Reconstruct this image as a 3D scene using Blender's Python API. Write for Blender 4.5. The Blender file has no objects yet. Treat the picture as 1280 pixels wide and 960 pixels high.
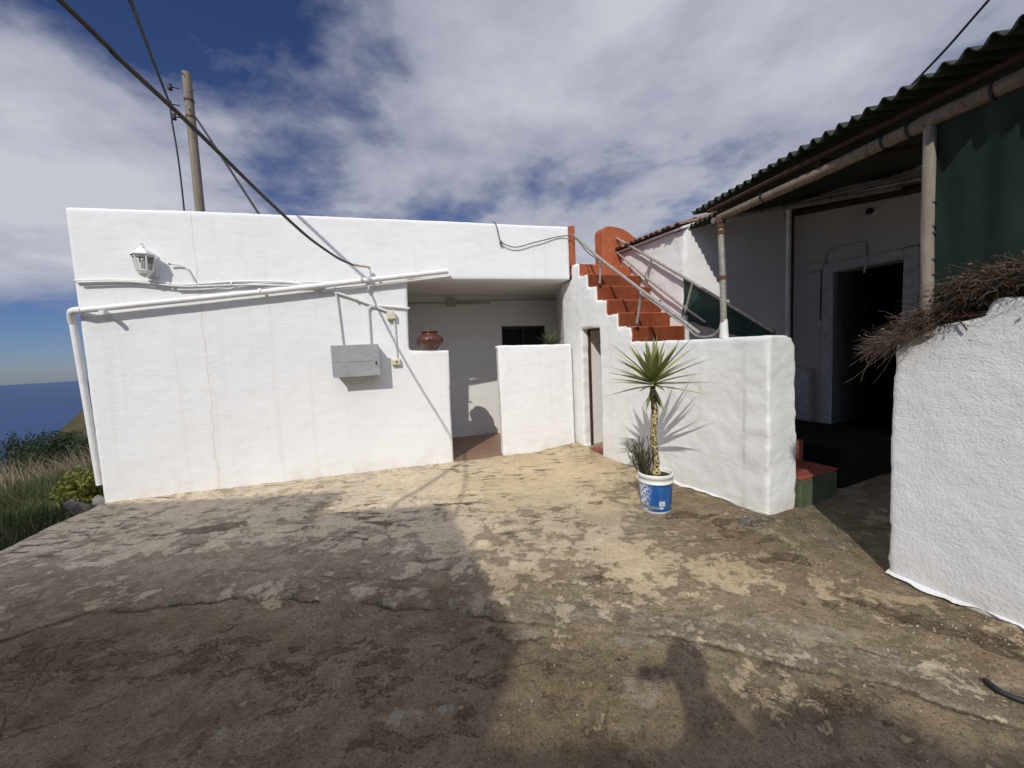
import bpy, bmesh, math, random
import numpy as np
from mathutils import Vector, Matrix, geometry
random.seed(7); RNG = np.random.default_rng(11)
scn = bpy.context.scene
COL = scn.collection
rad = math.radians
# ------------------------------------------------------------------ camera
F, CX, CY, EYE = 490.0, 640.0, 480.0, 1.6
PITCH, ROLL = rad(4.7), math.atan(0.047)
FW = Vector((0, math.cos(PITCH), -math.sin(PITCH))); U0 = Vector((0, math.sin(PITCH), math.cos(PITCH)))
RT = Vector((math.cos(ROLL), 0, 0)) - U0 * math.sin(ROLL)
UP = Vector((math.sin(ROLL), 0, 0)) + U0 * math.cos(ROLL)
CAM = Vector((0, 0, EYE))
def ray(x, y): return FW + RT * ((x - CX) / F) + UP * ((CY - y) / F)
def ground(x, y, z=0.0):
    d = ray(x, y); return CAM + d * ((z - EYE) / d.z)
def at_depth(x, y, Y):
    d = ray(x, y); return CAM + d * (Y / d.y)
cam = bpy.data.cameras.new('camera'); camo = bpy.data.objects.new('camera', cam); COL.objects.link(camo)
camo.matrix_world = Matrix(((RT.x, UP.x, -FW.x, 0), (RT.y, UP.y, -FW.y, 0), (RT.z, UP.z, -FW.z, EYE), (0, 0, 0, 1)))
cam.sensor_width = 36; cam.lens = F / 1280 * 36; cam.clip_start = 0.02; cam.clip_end = 60000
scn.camera = camo
# ------------------------------------------------------------------ frames
class Frame:
    def __init__(s, a, b):
        s.o = Vector((a[0], a[1], 0)); d = Vector((b[0] - a[0], b[1] - a[1], 0)).normalized()
        s.u = d; s.n = Vector((-d.y, d.x, 0))
    def p(s, a, n, z): return s.o + s.u * a + s.n * n + Vector((0, 0, z))
    def hit(s, x, y, n=0.0):
        d = ray(x, y); o = s.o + s.n * n - CAM
        t = o.dot(s.n) / d.dot(s.n); q = CAM + d * t - s.o
        return q.dot(s.u), q.z
    def w(s, x, y, n=0.0):
        a, z = s.hit(x, y, n); return s.p(a, n, z)
    def mat(s):
        return Matrix(((s.u.x, s.n.x, 0, s.o.x), (s.u.y, s.n.y, 0, s.o.y), (0, 0, 1, 0), (0, 0, 0, 1)))
A = (-4.949, 4.589); B = (1.0115, 6.2314); C = (2.2431, 3.406)
H = Frame(A, B)          # front wall of the flat-roofed white house
S = Frame(B, C)          # outer face of the stair wall (runs towards the viewer)
FA = S.p(1.244, 1.02, 0); FB = S.p(1.79, 2.48, 0)
FF = Frame(FA, FB)       # shaded porch wall facing the viewer
R1 = (2.4253, 2.4821); R2 = (2.6042, 1.9187)
RW = Frame(R1, R2)       # foreground wall on the right
AZ, EL = rad(17.8), rad(39.0)
SUN = Vector((math.sin(AZ) * math.cos(EL), math.cos(AZ) * math.cos(EL), -math.sin(EL)))
# ------------------------------------------------------------------ object helpers
def tag(o, label=None, cat=None, group=None, kind=None):
    if label: o['label'] = label
    if cat: o['category'] = cat
    if group: o['group'] = group
    if kind: o['kind'] = kind
    return o
def empty(name, loc, label, cat, group=None):
    o = bpy.data.objects.new(name, None); COL.objects.link(o); o.location = loc; o.empty_display_size = .1
    return tag(o, label, cat, group)
def link(name, me, mat, parent=None, mw=None, smooth=False):
    o = bpy.data.objects.new(name, me); COL.objects.link(o)
    if mat:
        me.materials.clear(); me.materials.append(mat)
    if mw is not None: o.matrix_world = mw
    if parent is not None:
        o.parent = parent
        base = Matrix.Identity(4); q = parent
        while q is not None:
            base = q.matrix_parent_inverse @ q.matrix_basis @ base if q.parent else q.matrix_basis @ base
            q = q.parent
        o.matrix_parent_inverse = base.inverted()
    if smooth:
        me.polygons.foreach_set('use_smooth', [True] * len(me.polygons))
    return o
class MB:
    """collects shapes for one mesh"""
    def __init__(s): s.v = []; s.f = []
    def add(s, vs, fs):
        b = len(s.v); s.v += [tuple(v) for v in vs]; s.f += [tuple(b + i for i in f) for f in fs]; return s
    def box(s, fr, a0, a1, n0, n1, z0, z1):
        P = (lambda a, n, z: fr.p(a, n, z)) if fr else (lambda a, n, z: Vector((a, n, z)))
        vs = [P(a, n, z) for z in (z0, z1) for a, n in ((a0, n0), (a1, n0), (a1, n1), (a0, n1))]
        return s.add(vs, [(0, 3, 2, 1), (4, 5, 6, 7), (0, 1, 5, 4), (1, 2, 6, 5), (2, 3, 7, 6), (3, 0, 4, 7)])
    def tube(s, pts, r, k=10, caps=True, r1=None):
        pts = [Vector(p) for p in pts]; m = len(pts); vs = []; fs = []
        t = (pts[1] - pts[0]).normalized(); nx = t.orthogonal().normalized()
        for i, p in enumerate(pts):
            d = ((pts[min(i + 1, m - 1)] - p).normalized() + (p - pts[max(i - 1, 0)]).normalized())
            d = d.normalized() if d.length > 1e-6 else t
            nx = (nx - d * nx.dot(d)).normalized(); ny = d.cross(nx)
            rr = r[i] if isinstance(r, (list, tuple)) else (r if r1 is None else r + (r1 - r) * i / (m - 1))
            for j in range(k):
                a = 2 * math.pi * j / k; vs.append(p + (nx * math.cos(a) + ny * math.sin(a)) * rr)
        for i in range(m - 1):
            for j in range(k):
                j2 = (j + 1) % k; fs.append((i * k + j, i * k + j2, (i + 1) * k + j2, (i + 1) * k + j))
        if caps: fs += [tuple(range(k - 1, -1, -1)), tuple((m - 1) * k + j for j in range(k))]
        return s.add(vs, fs)
    def lathe(s, prof, c, k=32, a0=0.0, caps=False, ax=None):
        c = Vector(c); vs = []; fs = []; m = len(prof)
        for r, z in prof:
            for j in range(k):
                a = a0 + 2 * math.pi * j / k; vs.append(c + Vector((r * math.cos(a), r * math.sin(a), z)))
        for i in range(m - 1):
            for j in range(k):
                j2 = (j + 1) % k; fs.append((i * k + j, i * k + j2, (i + 1) * k + j2, (i + 1) * k + j))
        if caps: fs += [tuple(range(k - 1, -1, -1)), tuple((m - 1) * k + j for j in range(k))]
        return s.add(vs, fs)
    def prism(s, loops, f0, f1):
        """loops: outer polygon then holes, 2D; f0/f1 map 2D -> 3D for the two faces"""
        flat = [p for l in loops for p in l]
        tris = geometry.tessellate_polygon([[Vector((p[0], p[1], 0)) for p in l] for l in loops])
        nn = len(flat); vs = [f0(p) for p in flat] + [f1(p) for p in flat]
        fs = [tuple(t) for t in tris] + [tuple(nn + i for i in reversed(t)) for t in tris]
        b = 0
        for l in loops:
            k = len(l)
            for i in range(k):
                j = (i + 1) % k; fs.append((b + i, b + j, nn + b + j, nn + b + i))
            b += k
        return s.add(vs, fs)
    def build(s, name, mat, parent=None, smooth=False, bevel=0, mw=None, autosmooth=None):
        me = bpy.data.meshes.new(name); me.from_pydata(s.v, [], s.f); me.update()
        bm = bmesh.new(); bm.from_mesh(me); bmesh.ops.recalc_face_normals(bm, faces=bm.faces); bm.to_mesh(me); bm.free()
        o = link(name, me, mat, parent, mw, smooth)
        if autosmooth is not None:
            me.polygons.foreach_set('use_smooth', [True] * len(me.polygons)); me.set_sharp_from_angle(angle=rad(autosmooth))
        if bevel:
            m = o.modifiers.new('bevel', 'BEVEL'); m.width = bevel; m.segments = 2; m.limit_method = 'ANGLE'; m.angle_limit = rad(40)
        return o
def np_mesh(name, v, f, mat, parent=None, smooth=False):
    me = bpy.data.meshes.new(name); k = f.shape[1]
    me.vertices.add(len(v)); me.vertices.foreach_set('co', np.asarray(v, np.float32).ravel())
    me.loops.add(f.size); me.loops.foreach_set('vertex_index', f.astype(np.int32).ravel())
    me.polygons.add(len(f)); me.polygons.foreach_set('loop_start', np.arange(0, f.size, k, dtype=np.int32))
    me.update(calc_edges=True)
    return link(name, me, mat, parent, None, smooth)
def jit(pts, step=.09, amp=.004, closed=True):
    """resample a polygon outline and make it slightly uneven"""
    out = []; n = len(pts)
    for i in range(n if closed else n - 1):
        a = Vector(pts[i] + (0,)) if len(pts[i]) == 2 else Vector(pts[i]); b = pts[(i + 1) % n]; b = Vector((b[0], b[1], 0))
        k = max(1, int((b - a).length / step))
        for j in range(k):
            q = a.lerp(b, j / k); out.append((q.x + random.uniform(-amp, amp), q.y + random.uniform(-amp, amp)))
    return out
_tex = {}
def clouds(scale, depth=3):
    key = (scale, depth)
    if key not in _tex:
        t = bpy.data.textures.new('lumps', 'CLOUDS'); t.noise_scale = scale; t.noise_depth = depth; _tex[key] = t
    return _tex[key]
def lumpy(o, voxel=.025, amps=((.35, .012), (.07, .006))):
    """hand-trowelled masonry: fine remesh, then uneven surface"""
    m = o.modifiers.new('remesh', 'REMESH'); m.mode = 'VOXEL'; m.voxel_size = voxel; m.use_smooth_shade = True
    m = o.modifiers.new('soft', 'SMOOTH'); m.factor = .5; m.iterations = 2
    for sc, st in amps:
        d = o.modifiers.new('uneven', 'DISPLACE'); d.texture = clouds(sc); d.texture_coords = 'LOCAL'; d.strength = st * 2; d.mid_level = .5
    return o
# ------------------------------------------------------------------ materials
class Mat:
    def __init__(s, name):
        s.m = bpy.data.materials.new(name); s.m.use_nodes = True; s.t = s.m.node_tree; s.n = s.t.nodes
        s.b = s.n['Principled BSDF']; s.out = s.n['Material Output']; s.l = s.t.links
        s.obj = s.n.new('ShaderNodeTexCoord').outputs['Object']; s.bumps = []
    def node(s, typ, ins=None, **kw):
        n = s.n.new(typ)
        for k, v in kw.items(): setattr(n, k, v)
        for k, v in (ins or {}).items():
            if isinstance(v, bpy.types.NodeSocket): s.l.new(v, n.inputs[k])
            else: n.inputs[k].default_value = v
        return n
    def noise(s, scale, detail=4, rough=.55, dist=0, vec=None, stretch=None):
        v = vec or s.obj
        if stretch: v = s.node('ShaderNodeMapping', {'Vector': v, 'Scale': stretch}).outputs[0]
        return s.node('ShaderNodeTexNoise', {'Vector': v, 'Scale': scale, 'Detail': detail, 'Roughness': rough, 'Distortion': dist}).outputs[0]
    def ramp(s, fac, *stops):
        r = s.node('ShaderNodeValToRGB', {'Fac': fac}); e = r.color_ramp.elements
        while len(e) < len(stops): e.new(.5)
        for el, (p, c) in zip(e, stops):
            el.position = p; el.color = (c, c, c, 1) if isinstance(c, (int, float)) else (*c, 1)
        return r.outputs[0]
    def mix(s, fac, a, b, mode='MIX'):
        n = s.node('ShaderNodeMix', data_type='RGBA', blend_type=mode)
        for i, v in ((0, fac), (6, a), (7, b)):
            if isinstance(v, bpy.types.NodeSocket): s.l.new(v, n.inputs[i])
            elif i == 0: n.inputs[0].default_value = v
            else: n.inputs[i].default_value = (*v, 1) if len(v) == 3 else v
        return n.outputs[2]
    def math(s, op, a, b=0.0, c=0.0, clamp=False):
        n = s.node('ShaderNodeMath', operation=op, use_clamp=clamp)
        for i, v in enumerate((a, b, c)):
            if isinstance(v, bpy.types.NodeSocket): s.l.new(v, n.inputs[i])
            else: n.inputs[i].default_value = v
        return n.outputs[0]
    def attr(s, name): return s.node('ShaderNodeAttribute', attribute_name=name).outputs['Fac']
    def bump(s, h, dist, strength=1.0):
        n = s.node('ShaderNodeBump', {'Height': h, 'Distance': dist, 'Strength': strength})
        if s.bumps: s.l.new(s.bumps[-1], n.inputs['Normal'])
        s.bumps.append(n.outputs[0]); s.l.new(n.outputs[0], s.b.inputs['Normal'])
    def col(s, c, rough=.8, spec=.3, metal=0):
        if isinstance(c, bpy.types.NodeSocket): s.l.new(c, s.b.inputs['Base Color'])
        else: s.b.inputs['Base Color'].default_value = (*c, 1)
        if isinstance(rough, bpy.types.NodeSocket): s.l.new(rough, s.b.inputs['Roughness'])
        else: s.b.inputs['Roughness'].default_value = rough
        s.b.inputs['Specular IOR Level'].default_value = spec; s.b.inputs['Metallic'].default_value = metal
        return s.m
def plain(name, c, rough=.6, spec=.4, metal=0, var=.25, scale=12, bump=.0):
    m = Mat(name); n = m.noise(scale, 5)
    d = tuple(x * (1 - var) for x in c); e = tuple(min(1, x * (1 + var * .6)) for x in c)
    if bump: m.bump(m.noise(scale * 6, 4), bump)
    return m.col(m.ramp(n, (.3, d), (.7, e)), rough, spec, metal)
def plaster(name, base=(.79, .785, .765), crack=False, rough_amt=1.0, dirt=.5, foot=True, grainy=0):
    m = Mat(name)
    big = m.noise(.9, 4); mid = m.noise(5, 5, .6); fine = m.noise(38, 4, .6); grain = m.noise(160, 2)
    c = m.ramp(big, (.3, tuple(x * .93 for x in base)), (.7, base))
    st = m.ramp(m.noise(2.2, 6, .65, .6), (.60, 0), (.74, 1))
    c = m.mix(m.math('MULTIPLY', st, .16 * dirt), c, (.52, .49, .42))
    sp = m.ramp(m.noise(24, 3, .6), (.70, 0), (.76, 1))
    c = m.mix(m.math('MULTIPLY', sp, .2 * dirt), c, (.5, .47, .41))
    sep = m.node('ShaderNodeSeparateXYZ', {0: m.obj})
    run = m.ramp(m.noise(3.0, 5, .6, .2, stretch=(3.2, 3.2, .12)), (.57, 0), (.74, 1))
    c = m.mix(m.math('MULTIPLY', run, .17 * dirt), c, (.52, .50, .45))
    if foot:
        lo = m.math('MULTIPLY_ADD', sep.outputs[2], -2.6, .62, clamp=True)
        lo = m.math('MULTIPLY', lo, m.ramp(m.noise(4, 5, .65), (.42, 0), (.66, 1)))
        c = m.mix(m.math('MULTIPLY', lo, .75), c, (.55, .46, .34))
    if crack:
        wob = m.math('MULTIPLY_ADD', m.noise(2.2, 6, .7), .16, 1.115)
        dx = m.math('ABSOLUTE', m.math('SUBTRACT', sep.outputs[0], wob))
        dx = m.math('ADD', dx, m.math('MULTIPLY', m.noise(6, 2), .006))
        line = m.math('MULTIPLY_ADD', dx, -170, 1.6, clamp=True)
        c = m.mix(m.math('MULTIPLY', line, .55), c, (.42, .36, .28))
        halo = m.math('MULTIPLY_ADD', dx, -14, .9, clamp=True)
        halo = m.math('MULTIPLY', halo, m.math('MULTIPLY_ADD', sep.outputs[2], -.9, 1.0, clamp=True))
        c = m.mix(m.math('MULTIPLY', halo, .35), c, (.62, .52, .36))
    flk = m.math('MULTIPLY', m.ramp(m.noise(30, 5, .65), (.50, 0), (.56, 1)), m.ramp(m.noise(1.7, 4, .6), (.56, 0), (.66, 1)))
    m.bump(flk, .0013)
    trw = m.noise(7, 5, .6, .2, stretch=(.35, .35, 1.5)); m.bump(trw, .004)
    m.bump(mid, .010 * rough_amt); m.bump(fine, .0035 * rough_amt); m.bump(grain, .0007 * rough_amt)
    if grainy: m.bump(m.noise(75, 3, .6), .0042)
    return m.col(c, .85, .15)
M = {}
M['plaster_house'] = plaster('white_plaster_house', (.775, .78, .77), crack=True, rough_amt=.45, dirt=1.35)
M['plaster_stair'] = plaster('white_plaster_lumpy', (.76, .77, .755), rough_amt=.75, dirt=1.2)
M['plaster_right'] = plaster('white_plaster_coarse', (.755, .765, .77), rough_amt=.55, dirt=.5, grainy=1)
M['plaster_tiled'] = plaster('pale_plaster', (.76, .75, .735), rough_amt=.8, dirt=.6)
M['plaster_in'] = plaster('porch_plaster', (.72, .715, .69), rough_amt=.6, dirt=.6, foot=False)
M['porchgrey'] = plain('grubby_conduit', (.42, .41, .37), .7, .2)
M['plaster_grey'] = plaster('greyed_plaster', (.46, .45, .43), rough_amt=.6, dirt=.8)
M['whitepaint'] = plain('white_pvc', (.74, .74, .72), .45, .4, var=.08, scale=9)
M['whitewire'] = plain('painted_cable', (.70, .70, .67), .6, .3, var=.12, scale=30)
M['cream'] = plain('cream_plastic', (.62, .57, .42), .5, .4, var=.12, scale=20)
M['black'] = plain('black_rubber', (.02, .02, .022), .55, .4)
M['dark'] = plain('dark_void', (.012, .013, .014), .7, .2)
M['cablegrey'] = plain('weathered_cable', (.09, .085, .075), .6, .3)
m = Mat('oxide_red_paint'); n1 = m.noise(4, 6, .65); n2 = m.noise(14, 7, .72)
c = m.ramp(n1, (.3, (.30, .080, .034)), (.7, (.44, .130, .058))); c = m.mix(m.ramp(n2, (.58, 0), (.68, .7)), c, (.47, .22, .13)); c = m.mix(m.ramp(m.noise(2.2, 6, .7), (.52, 0), (.66, .5)), c, (.22, .085, .05)); c = m.mix(m.ramp(n2, (.30, .6), (.40, 0)), c, (.16, .05, .025))
m.bump(n2, .006); M['terracotta'] = m.col(c, .8, .15)
M['redfloor'] = plain('red_floor_paint', (.24, .07, .05), .6, .3, var=.3, scale=6)
M['greenpaint'] = plain('green_paint', (.085, .11, .062), .75, .2, var=.3, scale=7, bump=.002)
M['galv'] = plain('galvanised_pipe', (.36, .34, .30), .5, .5, .35, var=.35, scale=26, bump=.0006)
M['rust'] = plain('rusted_metal', (.12, .06, .035), .8, .2, var=.4, scale=20)
M['woodpole'] = None
def wood(name, a, b, stretch=(9, 9, .5), rough=.8):
    m = Mat(name); n = m.noise(4, 6, .65, .3, stretch=stretch); k = m.noise(20, 3, stretch=(1, 1, .25))
    c = m.ramp(n, (.3, a), (.7, b)); c = m.mix(m.ramp(k, (.62, 0), (.72, .7)), c, tuple(x * .35 for x in a))
    m.bump(n, .004); return m.col(c, rough, .2)
M['woodpole'] = wood('weathered_pole_wood', (.14, .115, .085), (.30, .26, .20))
M['cane'] = wood('bleached_round_timber', (.17, .145, .115), (.36, .32, .27), (6, 6, .6))
M['darkwood'] = wood('dark_brown_wood', (.035, .018, .012), (.075, .04, .026))
M['beam'] = wood('brown_round_beam', (.13, .10, .075), (.27, .215, .165), (6, 6, 6))
# meter box: grey with smeared paint
m = Mat('grey_painted_box'); n1 = m.noise(5, 6, .6, 1.2, stretch=(1, 1, 2.6))
n1 = m.noise(6, 5, .6, .5, stretch=(1, 1, 1.6)); c = m.ramp(n1, (.3, (.255, .27, .275)), (.52, (.30, .315, .32)), (.75, (.345, .355, .355))); m.bump(n1, .004); M['meterbox'] = m.col(c, .55, .35)
# porch floor tiles
m = Mat('brown_floor_tiles'); br = m.node('ShaderNodeTexBrick', {'Vector': m.obj, 'Scale': 1.0, 'Color1': (.20, .10, .06, 1), 'Color2': (.26, .15, .095, 1), 'Mortar': (.16, .11, .08, 1), 'Mortar Size': .008, 'Brick Width': .2, 'Row Height': .2}, offset=0.0)
c = m.mix(m.ramp(m.noise(7, 5), (.35, 0), (.7, .5)), br.outputs[0], (.30, .20, .14)); M['tiles'] = m.col(c, .45, .4)
# roof tiles
m = Mat('lichen_roof_tiles'); c = m.ramp(m.noise(14, 6, .7), (.3, (.08, .062, .045)), (.5, (.19, .125, .08)), (.7, (.27, .235, .17))); m.bump(m.noise(50, 3), .003); M['rooftile'] = m.col(c, .9, .1)
# corrugated sheet
m = Mat('dark_green_corrugated'); c = m.ramp(m.noise(6, 5, .6), (.3, (.018, .024, .016)), (.7, (.040, .052, .034)))
c = m.mix(m.ramp(m.noise(2, 6, .7), (.55, 0), (.7, .6)), c, (.055, .05, .038)); M['corr'] = m.col(c, .7, .25)
# woven nets (holes really let light through)
def net(name, c0, c1, hole, scale=420, tr_=.35):
    m = Mat(name); w = m.noise(scale, 1, .4); f = m.noise(3.2, 7, .68, .3, stretch=(1.4, 1.4, .55))
    c = m.ramp(f, (.3, c0), (.7, c1)); sh = m.col(c, .85, .1)
    tl = m.node('ShaderNodeBsdfTranslucent', {'Color': (*[min(1, x * 1.6) for x in c1], 1)})
    ms = m.node('ShaderNodeMixShader', {0: tr_, 1: m.b.outputs[0], 2: tl.outputs[0]})
    tr = m.node('ShaderNodeBsdfTransparent'); h = m.ramp(w, (hole, 1), (hole + .04, 0))
    ms2 = m.node('ShaderNodeMixShader', {0: h, 1: ms.outputs[0], 2: tr.outputs[0]}); m.l.new(ms2.outputs[0], m.out.inputs[0]); return sh
M['net_dark'] = net('rail_shade_net', (.02, .042, .036), (.045, .085, .072), .25)
M['net_green'] = net('hanging_shade_net', (.013, .027, .021), (.036, .058, .045), .16, tr_=.22)
# glass
m = Mat('lantern_glass'); m.b.inputs['Transmission Weight'].default_value = 1; m.b.inputs['IOR'].default_value = 1.1; M['glass'] = m.col((.85, .86, .82), .12, .5)
m = Mat('bulb_glass'); M['bulb'] = m.col((.75, .75, .72), .2, .5)
# glazed clay pot
m = Mat('glazed_brown_clay'); c = m.ramp(m.noise(9, 4), (.3, (.070, .022, .017)), (.7, (.125, .046, .034))); M['pot'] = m.col(c, .16, .6)
# bucket label
m = Mat('blue_bucket_print'); sep = m.node('ShaderNodeSeparateXYZ', {0: m.obj}); fl = m.noise(38, 5, .7, .6)
left = m.math('MULTIPLY_ADD', sep.outputs[0], -16, -1.25, clamp=True)
th = m.math('MULTIPLY', left, m.ramp(fl, (.47, 0), (.52, 1)))
c = m.mix(th, m.ramp(m.noise(8, 4), (.3, (.008, .070, .26)), (.7, (.012, .095, .32))), (.72, .75, .78))
c = m.mix(m.ramp(m.noise(30, 5, .7), (.70, 0), (.74, .4)), c, (.30, .36, .42)); M['bucketblue'] = m.col(c, .35, .45)
M['bucketlight'] = plain('pale_blue_panel', (.035, .125, .34), .4, .4, var=.25, scale=90)
M['bucketwhite'] = plain('bucket_white_plastic', (.72, .72, .68), .4, .4, var=.12, scale=14)
M['soil'] = plain('dry_soil', (.075, .05, .035), .95, .1, var=.5, scale=30, bump=.01)
def leafmat(name, a, b, c=None, trans=.3, scale=6):
    m = Mat(name); n = m.node('ShaderNodeTexNoise', {'Vector': m.obj, 'Scale': scale, 'Detail': 3}).outputs[0]
    rnd = m.node('ShaderNodeNewGeometry').outputs['Random Per Island']
    f = m.math('ADD', m.math('MULTIPLY', n, .5), m.math('MULTIPLY', rnd, .5))
    col = m.ramp(f, (.25, a), (.55, b), (.85, c or b)); sh = m.col(col, .55, .3)
    tl = m.node('ShaderNodeBsdfTranslucent', {'Color': col}); ms = m.node('ShaderNodeMixShader', {0: trans, 1: m.b.outputs[0], 2: tl.outputs[0]})
    m.l.new(ms.outputs[0], m.out.inputs[0]); return sh
M['yucca'] = leafmat('yucca_leaf', (.15, .18, .05), (.30, .32, .115), (.47, .47, .21), .2)
M['shrubgrey'] = leafmat('grey_green_leaf', (.055, .065, .038), (.12, .135, .08), (.21, .22, .14), .2)
M['aloe'] = leafmat('aloe_leaf', (.07, .10, .04), (.13, .17, .075), (.2, .22, .12), .2)
M['grass'] = leafmat('green_grass', (.040, .055, .016), (.092, .118, .038), (.20, .20, .10), .35, 1.2)
M['reed'] = leafmat('dry_reed', (.10, .075, .04), (.22, .175, .10), (.38, .32, .20), .3, 2)
M['yellowgreen'] = leafmat('yellow_green_leaf', (.09, .10, .015), (.17, .18, .03), (.27, .25, .06), .35)
M['darkgreen'] = leafmat('dark_bush_leaf', (.010, .020, .008), (.025, .045, .015), (.05, .075, .03), .2, 1)
M['twig'] = leafmat('dry_twig', (.022, .014, .010), (.075, .050, .034), (.21, .155, .105), 0.0, 3)
m = Mat('yucca_trunk_bark'); v = m.node('ShaderNodeTexVoronoi', {'Vector': m.node('ShaderNodeMapping', {'Vector': m.obj, 'Scale': (60, 60, 46)}).outputs[0], 'Scale': 1.0, 'Randomness': .75})
c = m.ramp(v.outputs[0], (.30, (.55, .48, .26)), (.46, (.40, .31, .15)), (.62, (.07, .045, .025))); m.bump(v.outputs[0], .006); M['yuccabark'] = m.col(c, .85, .1)
m = Mat('dark_rubble'); n1 = m.noise(16, 6, .65); c = m.ramp(n1, (.3, (.06, .052, .043)), (.6, (.17, .15, .125)), (.8, (.42, .40, .37))); m.bump(n1, .02); M['stone'] = m.col(c, .9, .15)
m = Mat('pale_stone'); n1 = m.noise(9, 6, .7); c = m.ramp(n1, (.3, (.09, .085, .075)), (.55, (.26, .25, .23)), (.75, (.48, .47, .44))); m.bump(n1, .03); M['palestone'] = m.col(c, .9, .15)
M['skin'] = plain('skin', (.50, .30, .22), .55, .35, var=.1)
M['cloth'] = plain('dark_shirt', (.05, .06, .09), .85, .1, bump=.002)
M['denim'] = plain('denim', (.05, .07, .12), .85, .1)
M['hair'] = plain('dark_hair', (.03, .02, .015), .6, .3)
# ------------------------------------------------------------------ noise for meshes
def vnoise(x, y, seed):
    r = np.random.default_rng(seed); T = r.random((256, 256))
    xi = np.floor(x).astype(int); yi = np.floor(y).astype(int); fx = x - xi; fy = y - yi
    fx = fx * fx * (3 - 2 * fx); fy = fy * fy * (3 - 2 * fy)
    g = lambda i, j: T[i & 255, j & 255]
    return (g(xi, yi) * (1 - fx) + g(xi + 1, yi) * fx) * (1 - fy) + (g(xi, yi + 1) * (1 - fx) + g(xi + 1, yi + 1) * fx) * fy - .5
def fbm(x, y, sc, seed, oct=4, gain=.5):
    o = 0; a = 1.0
    for i in range(oct):
        o = o + a * vnoise(x * sc, y * sc, seed + i); sc *= 2.03; a *= gain
    return o
def sstep(e0, e1, x):
    t = np.clip((x - e0) / (e1 - e0), 0, 1); return t * t * (3 - 2 * t)
def pdist(X, Y, pl):
    """signed distance (y above the polyline is positive) to an x-monotone polyline"""
    d = np.full(X.shape, 1e9)
    for (x0, y0), (x1, y1) in zip(pl[:-1], pl[1:]):
        dx, dy = x1 - x0, y1 - y0; t = np.clip(((X - x0) * dx + (Y - y0) * dy) / (dx * dx + dy * dy), 0, 1)
        d = np.minimum(d, np.hypot(X - x0 - t * dx, Y - y0 - t * dy))
    yy = np.interp(X, [p[0] for p in pl], [p[1] for p in pl])
    return np.where(Y >= yy, d, -d)
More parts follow.
